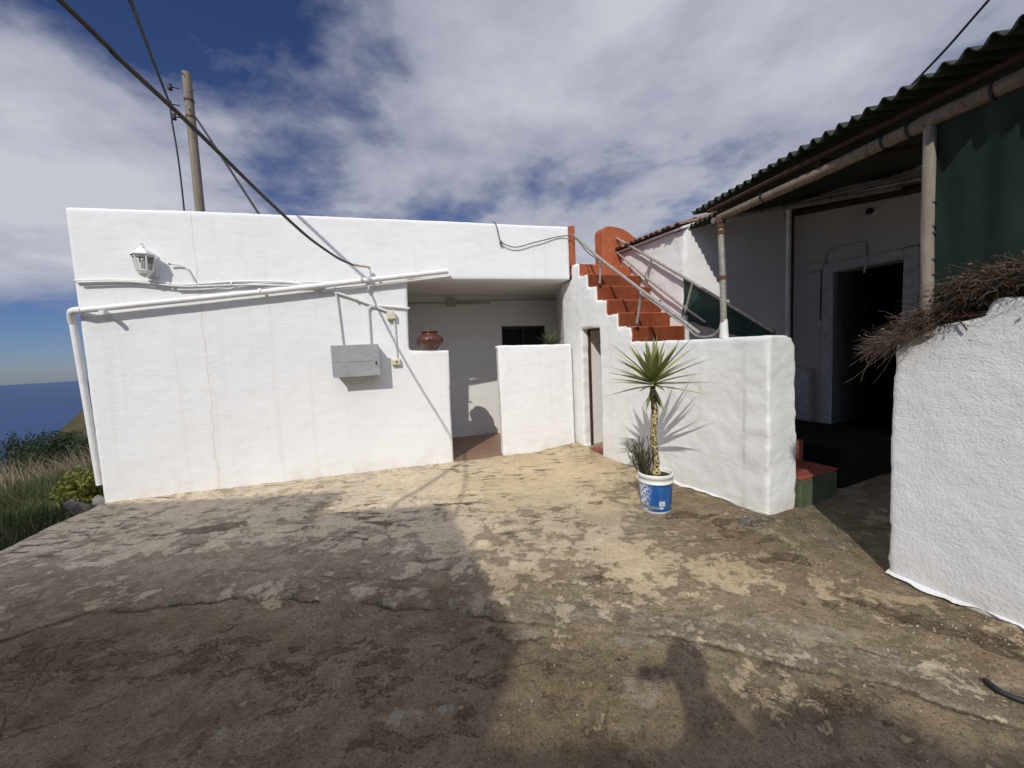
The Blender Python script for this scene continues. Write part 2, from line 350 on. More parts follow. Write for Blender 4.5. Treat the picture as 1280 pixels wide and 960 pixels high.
# ------------------------------------------------------------------ courtyard slab
def edge_x(y): return np.interp(y, [-9, 1.5, 2.6, 3.46, 3.96, 4.6, 9], [-4.4, -4.5, -4.62, -4.74, -4.88, -4.97, -5.2])
def courtyard():
    ys = np.concatenate([np.linspace(-8, 1.0, 30)[:-1], np.arange(1.0, 2.9, .0095), np.arange(2.9, 4.4, .016), np.arange(4.4, 7.4, .03)])
    ts = np.concatenate([np.linspace(0, 1, 620)])
    Y = np.repeat(ys[:, None], len(ts), 1); xl = edge_x(ys)[:, None]; X = xl + (4.4 - xl) * ts[None, :]
    X[:, :2] += (fbm(X, Y, 3, 5)[:, :2]) * .05
    warp = fbm(X, Y, 1.7, 40, 4) * .07 + fbm(X, Y, 7, 44, 3) * .035
    p1 = [(-6, 2.3), (-3.18, 2.26), (-2.91, 2.46), (-1.78, 2.59), (-.9, 2.44), (-.16, 2.27), (.21, 2.14), (.48, 2.09), (.85, 2.0), (1.35, 1.81), (1.65, 1.7), (1.95, 1.42), (3, 1.0)]
    p2 = [(-6, 2.9), (-2.4, 2.95), (-1.2, 2.75), (-.55, 2.55), (-.07, 2.46), (.34, 2.36), (.79, 2.22), (1.26, 2.05), (1.69, 1.9), (2.01, 1.7), (3, 1.2)]
    sd1 = pdist(X, Y + warp, p1); sd2 = pdist(X, Y + warp * .7, p2)
    band = sstep(-.004, .012, sd1) * sstep(.05, -.03, sd2)
    band *= .35 + .65 * sstep(-1.9, -1.0, X)
    Z = fbm(X, Y, .8, 1, 4) * .03 + fbm(X, Y, 4, 60, 4) * .012
    rough = sstep(.35, -.1, sd1) * .5 + .5
    Z += (fbm(X, Y, 22, 21, 3) * .006) * rough * (1 - .7 * band)
    Z += sstep(-.012, .012, sd1) * .016 - .012 * np.exp(-(sd1 / .012) ** 2) - .006 * np.exp(-(sd2 / .014) ** 2)
    # trowel ridges in the shaded middle
    rid = np.maximum(0, fbm(X * .55 + .25 * Y, Y * 1.5, 5, 70, 3) - .08) * sstep(-3.2, -2.4, X) * sstep(.6, -.4, X) * sstep(2.7, 3.1, Y) * sstep(4.9, 4.2, Y)
    Z += rid * .05
    Z += .06 * sstep(5.6, 6.3, Y) * sstep(.2, 1.0, X)
    hn = (X - A[0]) * H.n.x + (Y - A[1]) * H.n.y; hs = (X - A[0]) * H.u.x + (Y - A[1]) * H.u.y
    Z = np.where((hn > .05) & (hs > .1) & (hs < 6.3), np.minimum(Z, -.12), Z)
    def blobs(lst, w=.5):
        o = np.zeros_like(X)
        for cx, cy, rx, ry, rot, amp in lst:
            c, s = math.cos(rot), math.sin(rot); dx, dy = X - cx, Y - cy
            q = np.sqrt(((dx * c + dy * s) / rx) ** 2 + ((-dx * s + dy * c) / ry) ** 2)
            o = np.maximum(o, amp * np.clip(1.45 - q * .9, 0, 1))
        return o
    G = lambda px, py: ground(px, py)
    bl = []
    for px, py, rx, ry, rot, amp in ((265, 664, .30, .10, .25, 1), (345, 742, .3, .12, .1, .6), (700, 640, .14, .1, -.3, .7), (880, 650, .30, .12, -.5, .8), (940, 672, .28, .10, -.5, .95), (985, 700, .16, .07, -.4, .9),
                                     (1125, 772, .19, .06, -.7, 1), (1160, 785, .20, .07, -.7, 1), (1235, 800, .1, .05, -.7, 1), (1260, 822, .09, .04, -.7, .9), (1020, 757, .10, .05, -.2, .9), (960, 700, .1, .05, 0, .8),
                                     (760, 725, .35, .2, -.2, .45), (640, 840, .5, .16, 0, .35), (240, 820, .5, .2, 0, .6), (60, 830, .6, .2, 0, .75), (430, 830, .6, .25, 0, .55), (1000, 860, .5, .12, -.4, .45), (610, 800, .35, .12, 0, .5), (430, 675, .12, .06, 0, .8), (455, 650, .1, .05, 0, .9), (740, 632, .2, .06, 0, .7), (520, 920, .5, .1, 0, .5)):
        q = G(px, py); bl.append((q.x, q.y, rx, ry, rot, amp))
    dark = blobs(bl)
    lt = []
    for px, py, rx, ry, rot, amp in ((655, 791, .10, .035, 0, 1.3), (790, 800, .22, .06, -.1, .6), (800, 860, .2, .12, 0, .55), (1010, 790, .45, .08, -.35, .7), (1140, 825, .25, .06, -.6, .6), (920, 765, .3, .1, -.2, .35), (240, 795, .25, .06, .2, .5), (505, 895, .1, .05, 0, .8), (560, 888, .06, .04, 0, .8), (330, 915, .35, .09, 0, .45), (70, 780, .2, .1, 0, .4), (480, 640, .3, .12, 0, .45), (100, 690, .8, .3, 0, .3)):
        q = G(px, py); lt.append((q.x, q.y, rx, ry, rot, amp))
    light = blobs(lt)
    grn = blobs([(2.65, 3.1, .45, .55, .3, 1.2), (2.35, 3.05, .3, .25, 0, .8), (.9, 3.5, .3, .12, 0, .25)])
    warm = blobs([(.1, 5.0, 1.4, .8, .2, 1.0), (.3, 4.2, 1.0, .5, 0, .5), (1.2, 2.6, .8, .3, -.3, .45)])
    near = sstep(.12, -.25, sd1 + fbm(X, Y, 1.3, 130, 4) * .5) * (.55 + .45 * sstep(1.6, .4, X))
    pale = sstep(-.1, .7, sd2 + fbm(X, Y, 1.1, 140, 4) * .5) * sstep(1.9, .2, X)
    shade_lift = sstep(-.1, -1.1, X + fbm(X, Y, 1.5, 150, 4) * .6) * sstep(2.45, 3.2, Y + fbm(X, Y, 1.5, 160, 4) * .5)
    rows, cols = X.shape; idx = np.arange(rows * cols).reshape(rows, cols)
    f = np.stack([idx[:-1, :-1], idx[:-1, 1:], idx[1:, 1:], idx[1:, :-1]], -1).reshape(-1, 4)
    v = np.stack([X, Y, Z], -1).reshape(-1, 3)
    # skirt along the left edge
    left = idx[:, 0]; sk = v[left].copy(); sk[:, 2] -= .30; sk[:, 0] -= .03; b = len(v); v = np.concatenate([v, sk])
    kk = np.arange(rows - 1); f = np.concatenate([f, np.stack([left[:-1], left[1:], b + kk + 1, b + kk], -1)])
    o = np_mesh('concrete_courtyard', v, f, None, None, True)
    for nm, arr in (('sd', sd1), ('sd2', sd2), ('band', band), ('dark', dark), ('light', light), ('green', grn), ('warm', warm), ('near', near), ('pale', pale), ('shade_lift', shade_lift)):
        a = o.data.attributes.new(nm, 'FLOAT', 'POINT'); full = np.zeros(len(v), np.float32); full[:b] = arr.ravel(); full[b:] = arr[:, 0]
        a.data.foreach_set('value', full)
    return tag(o, 'weathered brown concrete courtyard with patches and cracks', 'ground', kind='structure')
def concrete_mat():
    m = Mat('weathered_concrete')
    M_ = lambda a, b: m.math('MULTIPLY', a, b)
    big = m.noise(.8, 5, .6, .3); mid = m.noise(5.5, 7, .70, .2); fine = m.noise(24, 6, .74); pit = m.noise(62, 4, .75); grit = m.noise(130, 3, .7)
    pale, near, warm, band = m.attr('pale'), m.attr('near'), m.attr('warm'), m.attr('band')
    # exposed aggregate: dark, pitted
    ex = m.ramp(mid, (.32, (.185, .143, .098)), (.50, (.285, .230, .160)), (.68, (.39, .328, .238)))
    ex = m.mix(m.ramp(pit, (.34, .75), (.46, 0)), ex, (.075, .055, .038)); ex = m.mix(m.ramp(pit, (.55, 0), (.68, .65)), ex, (.46, .40, .30))
    ex = m.mix(m.ramp(grit, (.55, 0), (.68, .55)), ex, (.55, .49, .39)); ex = m.mix(m.ramp(grit, (.34, .55), (.44, 0)), ex, (.06, .044, .031))
    # remaining cement skin: paler, smoother
    sk = m.ramp(mid, (.30, (.27, .222, .158)), (.50, (.37, .315, .232)), (.70, (.47, .41, .315)))
    sk = m.mix(m.ramp(fine, (.36, .45), (.48, 0)), sk, (.17, .132, .092)); sk = m.mix(m.ramp(grit, (.34, .35), (.44, 0)), sk, (.13, .10, .072))
    sk = m.mix(m.ramp(pit, (.34, .55), (.45, 0)), sk, (.15, .115, .08)); sk = m.mix(m.ramp(pit, (.57, 0), (.68, .4)), sk, (.60, .53, .42))
    sk = m.mix(M_(pale, .55), sk, m.ramp(mid, (.30, (.43, .375, .295)), (.7, (.60, .545, .445))))
    sk = m.mix(M_(warm, .60), sk, m.ramp(fine, (.3, (.50, .40, .25)), (.65, (.68, .57, .385))))
    wornn = m.math('ADD', M_(m.noise(2.1, 10, .72, .25), .55), M_(m.noise(6.5, 9, .74, .2), .45))
    worn = m.math('ADD', wornn, m.math('ADD', m.math('MULTIPLY_ADD', pale, -.075, .005), m.math('MULTIPLY_ADD', near, .040, M_(warm, -.09))))
    wm_ = m.ramp(worn, (.455, 0), (.515, .6), (.60, 1))
    c = m.mix(M_(wm_, .56), sk, ex)
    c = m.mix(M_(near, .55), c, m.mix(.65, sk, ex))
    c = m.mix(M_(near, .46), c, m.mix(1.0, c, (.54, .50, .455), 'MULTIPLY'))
    c = m.mix(M_(m.ramp(big, (.45, 0), (.64, .5)), 1.0), c, m.mix(1.0, c, (.66, .61, .55), 'MULTIPLY'))
    c = m.mix(M_(m.attr('shade_lift'), m.ramp(mid, (.30, .30), (.6, .62))), c, m.ramp(fine, (.34, (.36, .31, .24)), (.52, (.66, .595, .49))))  # left yard painted paler to lift the shadow lying on it
    # damp brown patches with torn edges
    dk = m.math('ADD', M_(m.attr('dark'), .8), m.math('MULTIPLY_ADD', m.noise(6, 8, .72, .15, stretch=(.8, 1.25, 1)), 3.2, -1.6))
    dk = M_(m.ramp(dk, (.52, 0), (.60, 1)), m.math('MULTIPLY_ADD', near, -.35, 1.0, clamp=True))
    c = m.mix(M_(dk, .78), c, m.ramp(fine, (.3, (.085, .060, .040)), (.7, (.150, .110, .076))))
    # short dark gouges left by the trowel
    gn = m.noise(8.5, 5, .60, .45, stretch=(.50, 1.5, 1)); gz = m.ramp(m.noise(.95, 3), (.42, .05), (.56, 1))
    tornm = M_(m.ramp(gn, (.600, 0), (.635, 1)), M_(m.math('MULTIPLY_ADD', pale, .85, .15), gz))
    c = m.mix(M_(tornm, .85), c, (.070, .052, .037))
    lipm = M_(m.ramp(gn, (.545, 0), (.58, .7), (.60, 0)), M_(pale, gz)); c = m.mix(M_(lipm, .6), c, (.62, .57, .47))
    # cement skim along the seam
    bd = M_(band, m.ramp(m.noise(5, 7, .72), (.42, 0), (.52, 1)))
    c = m.mix(M_(bd, .75), c, m.ramp(mid, (.3, (.25, .22, .175)), (.7, (.42, .375, .305))))
    lt = m.math('ADD', m.attr('light'), m.math('MULTIPLY_ADD', m.noise(9, 7, .74), 2.4, -1.2))
    lt = m.ramp(lt, (.48, 0), (.75, 1))
    c = m.mix(M_(lt, .7), c, m.ramp(fine, (.3, (.27, .245, .205)), (.7, (.52, .48, .41))))
    c = m.mix(m.math('MULTIPLY', m.attr('green'), m.ramp(m.noise(5, 6, .7), (.35, .1), (.6, .7)), clamp=True), c, (.12, .122, .080))
    def crack(sd, w, dens):
        d = m.math('ABSOLUTE', m.math('ADD', sd, m.math('MULTIPLY_ADD', m.noise(16, 6, .75), .05, -.025)))
        return M_(m.math('MULTIPLY_ADD', d, -1 / w, 1.2, clamp=True), m.ramp(m.noise(3.1, 4), (dens, 0), (dens + .08, 1)))
    k1 = crack(m.attr('sd'), .0055, .44); k2 = crack(m.attr('sd2'), .005, .52)
    vec = m.node('ShaderNodeMix', {0: .16}, data_type='VECTOR')
    m.l.new(m.obj, vec.inputs[4]); m.l.new(m.node('ShaderNodeTexNoise', {'Vector': m.obj, 'Scale': 3.0, 'Detail': 7, 'Roughness': .72}).outputs[1], vec.inputs[5])
    vo = m.node('ShaderNodeTexVoronoi', {'Vector': vec.outputs[1], 'Scale': 1.05, 'Randomness': 1.0}, feature='DISTANCE_TO_EDGE').outputs[0]
    k3 = M_(m.math('MULTIPLY_ADD', vo, -260, 1.2, clamp=True), m.ramp(m.noise(1.0, 3), (.53, 0), (.60, .7)))
    kk = m.math('MAXIMUM', m.math('MAXIMUM', k1, k2), k3)
    c = m.mix(M_(kk, m.ramp(m.noise(5, 4), (.38, .15), (.6, .75))), c, (.050, .038, .028))
    vf = m.node('ShaderNodeTexVoronoi', {'Vector': m.obj, 'Scale': 26.0, 'Randomness': 1.0}); vs_ = m.node('ShaderNodeSeparateColor', {0: vf.outputs[1]})
    c = m.mix(M_(m.math('LESS_THAN', vf.outputs[0], .085), m.math('GREATER_THAN', vs_.outputs[0], .82)), c, (.66, .63, .57))
    c = m.mix(M_(m.math('LESS_THAN', vf.outputs[0], .11), m.math('LESS_THAN', vs_.outputs[1], .12)), c, (.03, .024, .018))
    c = m.mix(m.ramp(grit, (.60, 0), (.70, .35)), c, (.60, .55, .46)); c = m.mix(m.ramp(pit, (.33, .55), (.42, 0)), c, (.05, .037, .026))
    c = m.mix(1.0, c, (1.045, .98, .865), 'MULTIPLY')
    rough = m.math('SUBTRACT', m.math('MULTIPLY_ADD', wm_, .75, .25), M_(m.math('MAXIMUM', dk, bd), .45), clamp=True)
    m.bump(m.math('SUBTRACT', mid, M_(wm_, .22)), .020); m.bump(M_(fine, rough), .026); m.bump(M_(pit, rough), .013); m.bump(M_(grit, rough), .004)
    m.bump(m.math('SUBTRACT', M_(lipm, .6), m.math('ADD', kk, tornm)), .014)
    return m.col(c, .92, .12)
cy = courtyard(); cy.data.materials.append(concrete_mat())
from mathutils.bvhtree import BVHTree
_cv = np.zeros(len(cy.data.vertices) * 3, np.float32); cy.data.vertices.foreach_get('co', _cv); _cv = _cv.reshape(-1, 3)
_bv = BVHTree.FromPolygons([tuple(v) for v in _cv.tolist()], [tuple(p.vertices) for p in cy.data.polygons])
def gz_(x, y):
    h = _bv.ray_cast(Vector((x, y, 2)), Vector((0, 0, -1))); return h[0].z if h[0] is not None else 0.0
def on_ground(px, py, dz=0.0):
    q = ground(px, py); q = ground(px, py, gz_(q.x, q.y)); return Vector((q.x, q.y, gz_(q.x, q.y) + dz))
# ------------------------------------------------------------------ terrain, sea
def terrain_h(X, Y):
    t = (X + 4.9) * -.80 + (Y - 4.6) * .60
    t2 = np.maximum(0, np.where(Y > 6, np.maximum(t, 0), -(X + 4.9)))
    t = np.maximum(np.maximum(t, 0), 0) ; t = np.where(X > -4.9, np.maximum(0, (Y - 9) * .6), t)
    t = np.maximum(t, np.maximum(0, -(X + 4.9) * .55))
    z = -.16 - .155 * np.minimum(t, 60) * sstep(0, 2.5, t) - .17 * np.maximum(t - 60, 0)
    z += 45 * np.exp(-(((X + 245) ** 2 + (Y - 250) ** 2) / (2 * 26.0 ** 2))) + 30 * np.exp(-(((X + 150) ** 2 + (Y - 320) ** 2) / (2 * 70.0 ** 2)))
    z += fbm(X, Y, .3, 100, 3) * .25 * sstep(0, 4, t) + fbm(X, Y, .03, 110, 4) * 3 * sstep(15, 120, t)
    return z
def terrain():
    rs = np.concatenate([np.linspace(0, 30, 80), np.geomspace(31, 3400, 90)]); th = np.linspace(0, 2 * np.pi, 361)[:-1]
    R_, T_ = np.meshgrid(rs, th, indexing='ij'); X = -5 + R_ * np.sin(T_); Y = 4.6 + R_ * np.cos(T_); Z = terrain_h(X, Y)
    rows, cols = X.shape; idx = np.arange(rows * cols).reshape(rows, cols); nx = np.roll(idx, -1, 1)
    f = np.stack([idx[:-1], nx[:-1], nx[1:], idx[1:]], -1).reshape(-1, 4)[:, ::-1]
    m = Mat('dry_hillside'); n1 = m.noise(.05, 7, .7); n2 = m.noise(1.2, 6, .7)
    c = m.ramp(n1, (.35, (.045, .042, .024)), (.55, (.085, .066, .040)), (.7, (.12, .09, .058))); c = m.mix(m.ramp(n2, (.4, .65), (.62, 0)), c, (.030, .038, .016))
    m.bump(n2, .2)
    o = np_mesh('hillside', np.stack([X, Y, Z], -1).reshape(-1, 3), f, m.col(c, .95, .05), None, True)
    tag(o, 'green and brown slope falling away to the sea', 'hillside', kind='structure')
terrain()
SEA_Z = -400.0; SEA_R = 400 / math.tan(rad(.85))
mb = MB(); rings = [1500, 4000, 9000, 16000, SEA_R]; K = 128
vs = [(r * math.cos(2 * math.pi * j / K), r * math.sin(2 * math.pi * j / K), SEA_Z) for r in rings for j in range(K)]
fs = [(i * K + j, i * K + (j + 1) % K, (i + 1) * K + (j + 1) % K, (i + 1) * K + j) for i in range(len(rings) - 1) for j in range(K)] + [tuple(range(K))]
mb.add(vs, fs)
m = Mat('deep_blue_sea'); n1 = m.noise(.0006, 5, .6, stretch=(1, 3, 1)); c = m.ramp(n1, (.3, (.009, .034, .105)), (.7, (.015, .052, .15))); far_haze = m.math('MULTIPLY_ADD', m.node('ShaderNodeVectorMath', {0: m.obj}, operation='LENGTH').outputs['Value'], 1 / 26000, -.12, clamp=True); c = m.mix(m.math('MULTIPLY', far_haze, .55), c, (.045, .095, .19)); m.bump(m.noise(.05, 4), 3)  # sea colour lightens with distance: horizon haze painted in
tag(mb.build('sea', m.col(c, .55, .3)), 'deep blue sea reaching the horizon', 'sea', kind='structure')
# ================================================================== flat-roofed white house
house = empty('white_house', H.p(0, 0, 0), 'low white plastered house with flat roof and recessed porch beside the utility pole', 'house')
def fprism(fr, poly, n0, n1, jitter=.004, step=.1):
    """masonry slab in the frame's own axes so that the fine remesh follows the wall"""
    mb = MB(); loops = [jit(l, step, jitter) for l in (poly if isinstance(poly[0][0], tuple) else [poly])]
    return mb.prism(loops, lambda p: Vector((p[0], n0, p[1])), lambda p: Vector((p[0], n1, p[1])))
front = [(-.012, -.25), (4.185, -.25), (4.19, .8), (4.215, 1.665), (3.655, 1.685), (3.67, 2.2), (3.69, 2.665), (5.0, 2.672), (6.165, 2.67), (6.165, 3.485),
         (5.2, 3.488), (4.0, 3.492), (2.8, 3.488), (1.2, 3.482), (-.012, 3.475)]
o = fprism(H, front, .011, .251, .0015).build('front_wall', M['plaster_house'], house, mw=H.mat()); lumpy(o, .024, ((.7, .006), (.13, .0028)))
low = [(4.945, -.25), (6.15, -.25), (6.15, 1.68), (5.6, 1.69), (4.925, 1.705), (4.925, 1.655), (4.945, 1.64)]
o = fprism(H, low, .011, .165, .003).build('porch_parapet', M['plaster_house'], house, mw=H.mat()); lumpy(o, .022, ((.5, .008), (.12, .004)))
D_ = 3.7
mb = MB(); mb.box(H, .0, .22, .245, D_, -.4, 3.46); mb.build('side_wall', M['plaster_in'], house, bevel=.02)
mb = MB(); mb.box(H, .22, 6.6, D_ - .2, D_, -.4, 3.46); mb.build('back_wall', M['plaster_in'], house, bevel=.02)
mb = MB(); mb.box(H, .22, 7.2, .24, D_ - .2, 2.74, 2.86); mb.build('roof', M['plaster_grey'], house)
# porch shell
mb = MB(); mb.box(H, 3.2, 7.4, .24, 1.9, 2.68, 2.735); mb.build('porch_ceiling', M['plaster_in'], house)
bw = [[(3.2, -.2), (7.4, -.2), (7.4, 2.68), (3.2, 2.68)], [(5.42, 1.15), (6.33, 1.15), (6.33, 2.085), (5.42, 2.10)]]
fprism(H, bw, 1.62, 1.80, .003).build('porch_wall', M['plaster_in'], house, mw=H.mat())
mb = MB(); mb.box(H, 3.2, 3.3, .24, 1.62, -.2, 2.68); mb.build('porch_end_wall', M['plaster_in'], house)
ps0 = S.p(-.325, .02, 0); a_, _z = H.hit(697, 420, 1.62); ps1 = H.p(a_, 1.66, 0); PS = Frame(ps0.xy, ps1.xy); L_ = (ps1 - ps0).length
mb = MB(); mb.box(PS, 0, L_, -.14, 0, -.2, 2.678); mb.build('porch_side_wall', M['plaster_in'], house)
mb = MB(); mb.box(H, 3.3, 6.9, .02, 1.62, -.2, .034); mb.build('porch_floor', M['tiles'], house)
win = empty('window', H.p(5.87, 1.7, 1.1), None, None); win.parent = house; win.matrix_parent_inverse = house.matrix_basis.inverted()
mb = MB(); mb.box(H, 5.425, 6.325, 1.76, 1.79, 1.155, 2.08); mb.build('pane', M['dark'], win)
mb = MB()
for a0, a1, z0, z1 in ((5.42, 5.46, 1.15, 2.09), (6.29, 6.33, 1.15, 2.09), (5.46, 6.29, 2.045, 2.09), (5.46, 6.29, 1.15, 1.19), (5.86, 5.89, 1.19, 2.045)): mb.box(H, a0, a1, 1.70, 1.75, z0, z1)
mb.build('frame', plain('dark_green_frame', (.02, .035, .028), .5), win)
# ------------------------------------------------------------------ things fixed to the front wall
def hpts(l): return [H.w(p[0], p[1], p[2] if len(p) > 2 else -.02) for p in l]
def smooth_path(pts, k=6):
    pts = [Vector(p) for p in pts]; out = []
    for i in range(len(pts) - 1):
        p0 = pts[max(i - 1, 0)]; p1 = pts[i]; p2 = pts[i + 1]; p3 = pts[min(i + 2, len(pts) - 1)]
        for j in range(k):
            t = j / k; out.append(.5 * ((2 * p1) + (p2 - p0) * t + (2 * p0 - 5 * p1 + 4 * p2 - p3) * t * t + (3 * p1 - p0 - 3 * p2 + p3) * t ** 3))
    return out + [pts[-1]]
dp = empty('drainpipe', H.w(127, 605, -.08), 'fat white drainpipe slanting across the wall and down the left house corner', 'pipe')
e0 = H.w(93, 389, -.085); e1 = H.w(560, 339, -.075)
mb = MB(); mb.tube([e1, e1.lerp(e0, .5) + Vector((0, 0, -.012)), e0 + (e1 - e0).normalized() * .07], .034, 14); mb.build('pipe_run', M['whitepaint'], dp, autosmooth=40)
mb = MB(); mb.tube(smooth_path([e0 + (e1 - e0).normalized() * .075, H.w(90, 390, -.03), H.w(91, 404, .03)], 5), .040, 14); mb.build('elbow', M['whitepaint'], dp, autosmooth=40)
mb = MB(); mb.tube([H.w(91, 403, .03), H.w(107.5, 500, .03), H.w(125, 606, .03)], .034, 14); mb.build('downpipe', M['whitepaint'], dp, autosmooth=40)
q = H.w(130, 391, -.12); mb = MB(); mb.tube([H.w(133, 391, -.01), q, q + H.n * -.05], .026, 12); mb.build('pipe_stub', M['whitepaint'], dp, autosmooth=40)
for px in (455, 300):
    p = e0.lerp(e1, (px - 93) / (560 - 93)); mb = MB(); d = (e1 - e0).normalized(); mb.tube([p - d * .012, p + d * .012], .039, 14); mb.box(None, p.x - .008, p.x + .008, p.y, p.y + .09, p.z - .02, p.z + .02); mb.build('clamp', M['whitepaint'], dp, autosmooth=40)
def cable(name, pts, r, mat, label, cat, k=8, group=None, smooth=5):
    mb = MB(); mb.tube(smooth_path(pts, smooth), r, k); o = mb.build(name, mat, autosmooth=50)
    return tag(o, label, cat, group)
cable('thin_conduit', hpts([(402, 363, -.05), (470, 356, -.05), (562, 345, -.06)]), .014, M['whitepaint'], 'thin white conduit tied just under the upper end of the drainpipe', 'conduit')
cb = empty('cable_bundle', H.w(200, 352, -.02), 'bundle of white painted cables sagging along the wall under the lantern', 'cable')
mb = MB(); mb.tube(smooth_path(hpts([(93, 351), (150, 350), (200, 353), (230, 356), (300, 352), (360, 353), (402, 361), (440, 372), (484, 389)]), 5), .016, 8); mb.build('cable', M['whitewire'], cb, autosmooth=50)
mb = MB(); mb.tube(smooth_path(hpts([(96, 353, -.04), (160, 352, -.04), (215, 357, -.045), (240, 358, -.04), (310, 356, -.035), (385, 357, -.03), (412, 352, -.02)]), 5), .011, 8); mb.build('cable', M['whitewire'], cb, autosmooth=50)
mb = MB(); mb.tube(smooth_path(hpts([(222, 362), (262, 361), (330, 354), (405, 353)]), 5), .012, 8); mb.build('cable', M['whitewire'], cb, autosmooth=50)
for px, py in ((212, 355), (245, 357), (290, 355), (404, 362), (445, 374)):
    p = H.w(px, py, -.03); mb = MB(); mb.tube([p - H.u * .006, p + H.u * .006], .026, 8); mb.build('cable_clip', M['whitepaint'], cb)
cable('stub_conduit', hpts([(212, 330, -.03), (222, 331, -.02), (231, 333, -.02), (237, 341, -.015), (243, 351, -.012)]), .009, M['whitewire'], 'short bent conduit stub with black open end beside the lantern', 'conduit', smooth=3)
p = H.w(211.5, 330, -.032); mb = MB(); mb.tube([p - H.u * .004, p + H.u * .012], .0105, 8)
tag(mb.build('conduit_cap', M['black']), 'black end cap on the bent conduit stub beside the lantern', 'cap')
cable('box_conduit', hpts([(419, 359), (421, 375), (425, 405), (428.5, 434)]), .012, M['whitewire'], 'white conduit dropping to the left part of the grey meter box', 'conduit')
cable('box_conduit', hpts([(484, 389), (472, 384.5), (464, 383), (460.5, 387), (461, 400), (463, 432)]), .013, M['whitewire'], 'white conduit bending down to the right part of the grey meter box', 'conduit')
cable('wall_conduit', hpts([(470, 382), (490, 383.5), (512, 385.5)]), .013, M['whitepaint'], 'short level white conduit ending at the porch corner', 'conduit')
cable('switch_conduit', hpts([(492.5, 399), (494, 420), (496, 447)]), .009, M['whitewire'], 'thin conduit between cream junction box and cream socket', 'conduit')
sc_ = empty('service_conduit', H.w(462, 350, -.05), 'beige elbow conduit where the overhead cable meets the wall', 'conduit')
mb = MB(); mb.tube(hpts([(460, 364, -.035), (462, 350, -.05), (462, 337, -.06)]), .020, 10); mb.build('riser_tube', M['whitepaint'], sc_, autosmooth=40)
mb = MB(); mb.tube(smooth_path([H.w(462, 339, -.06), H.w(461, 334, -.07), H.w(452, 332.5, -.12), H.w(441, 331, -.20)], 4), .017, 10); mb.build('elbow', M['cream'], sc_, autosmooth=40)
# meter box
bx = empty('meter_box', H.p(2.93, -.1, 1.57), 'dented grey metal meter box on the white wall beside the porch', 'electrical box')
a0, zt = H.hit(413, 432, -.2); a1, zb = H.hit(476, 469, -.2)
mb = MB(); mb.box(H, a0 + .02, a1 - .02, -.185, .02, zb + .01, zt - .01); mb.build('body', M['meterbox'], bx, bevel=.006)
mb = MB(); mb.box(H, a0, a1, -.205, -.187, zb, zt); mb.build('door', M['meterbox'], bx, bevel=.006)
mb = MB(); mb.box(H, a0 + .02, a1 - .08, -.209, -.206, (zb + zt) / 2 - .012, (zb + zt) / 2); mb.build('door_rib', M['meterbox'], bx, bevel=.001)
p = H.p(a1 - .045, -.207, (zb + zt) / 2 - .03); mb = MB(); mb.tube([p, p - H.n * .006], .012, 12); mb.box(H, a1 - .052, a1 - .038, -.211, -.206, (zb + zt) / 2 - .065, (zb + zt) / 2 - .02); mb.build('lock', M['black'], bx)
# junction box and socket
jb = empty('junction_box', H.w(489, 394, -.02), 'small cream junction box with cut corners near the porch opening', 'electrical box')
c, z = H.hit(489, 394, -.04); w = .058
mb = MB(); pts = [(c - w, z - w), (c + w, z - w), (c + w, z + w * .45), (c + w * .45, z + w), (c - w * .6, z + w), (c - w, z + w * .6)]
mb.prism([pts], lambda p: H.p(p[0], -.055, p[1]), lambda p: H.p(p[0], .01, p[1])); mb.build('body', M['cream'], jb, bevel=.005)
mb = MB(); mb.prism([[(c + (a - c) * .84, z + (b - z) * .84) for a, b in pts]], lambda p: H.p(p[0], -.062, p[1]), lambda p: H.p(p[0], -.0555, p[1])); mb.build('lid', M['cream'], jb, bevel=.003)
so = empty('wall_socket', H.w(495, 452, -.02), 'cream surface socket below the junction box by the porch', 'socket')
c, z = H.hit(495, 452.5, -.03)
mb = MB(); mb.box(H, c - .06, c + .06, -.045, .01, z - .045, z + .045); mb.build('body', M['cream'], so, bevel=.012)
mb = MB(); mb.lathe([(.0, .006), (.026, .006), (.030, 0), (.030, -.004)], (0, 0, 0), 20); mw = Matrix.Translation(H.p(c, -.046, z)) @ Matrix((( H.u.x, H.n.x * 0, -H.n.x, 0), (H.u.y, 0, -H.n.y, 0), (0, 1, 0, 0), (0, 0, 0, 1)))
mb.build('face', M['cream'], so, mw=mw)
mb = MB(); mb.box(H, c + .0, c + .022, -.054, -.0525, z - .008, z + .014); mb.box(H, c - .016, c - .010, -.054, -.0525, z - .005, z + .006); mb.build('socket_hole', M['black'], so)
# lantern
la = empty('wall_lantern', H.p(.735, -.05, 2.72), 'white hexagonal coach lantern fixed high on the white wall', 'lantern')
c, z = .735, 2.79; ctr = H.p(c, -.115, z); A0 = math.atan2(H.u.y, H.u.x) + rad(12)
mb = MB(); mb.lathe([(.010, .262), (.020, .255), (.010, .240), (.026, .225), (.032, .205), (.075, .178), (.118, .138), (.124, .122), (.112, .120)], ctr, 6, A0, True); mb.build('cap', M['whitepaint'], la, bevel=.004)
mb = MB(); mb.lathe([(.098, .120), (.070, -.055)], ctr, 6, A0); mb.build('glass', M['glass'], la)
mb = MB()
for j in range(6):
    a = A0 + j * math.pi / 3; b = a + math.pi / 3; P = lambda r, zz, an: ctr + Vector((r * math.cos(an), r * math.sin(an), zz))
    mb.tube([P(.103, .122, a), P(.074, -.058, a)], .0075, 6); mb.tube([P(.074, -.056, a), P(.074, -.056, b)], .0075, 6); mb.tube([P(.101, .112, a), P(.101, .112, b)], .006, 6)
mb.build('frame', M['whitepaint'], la)
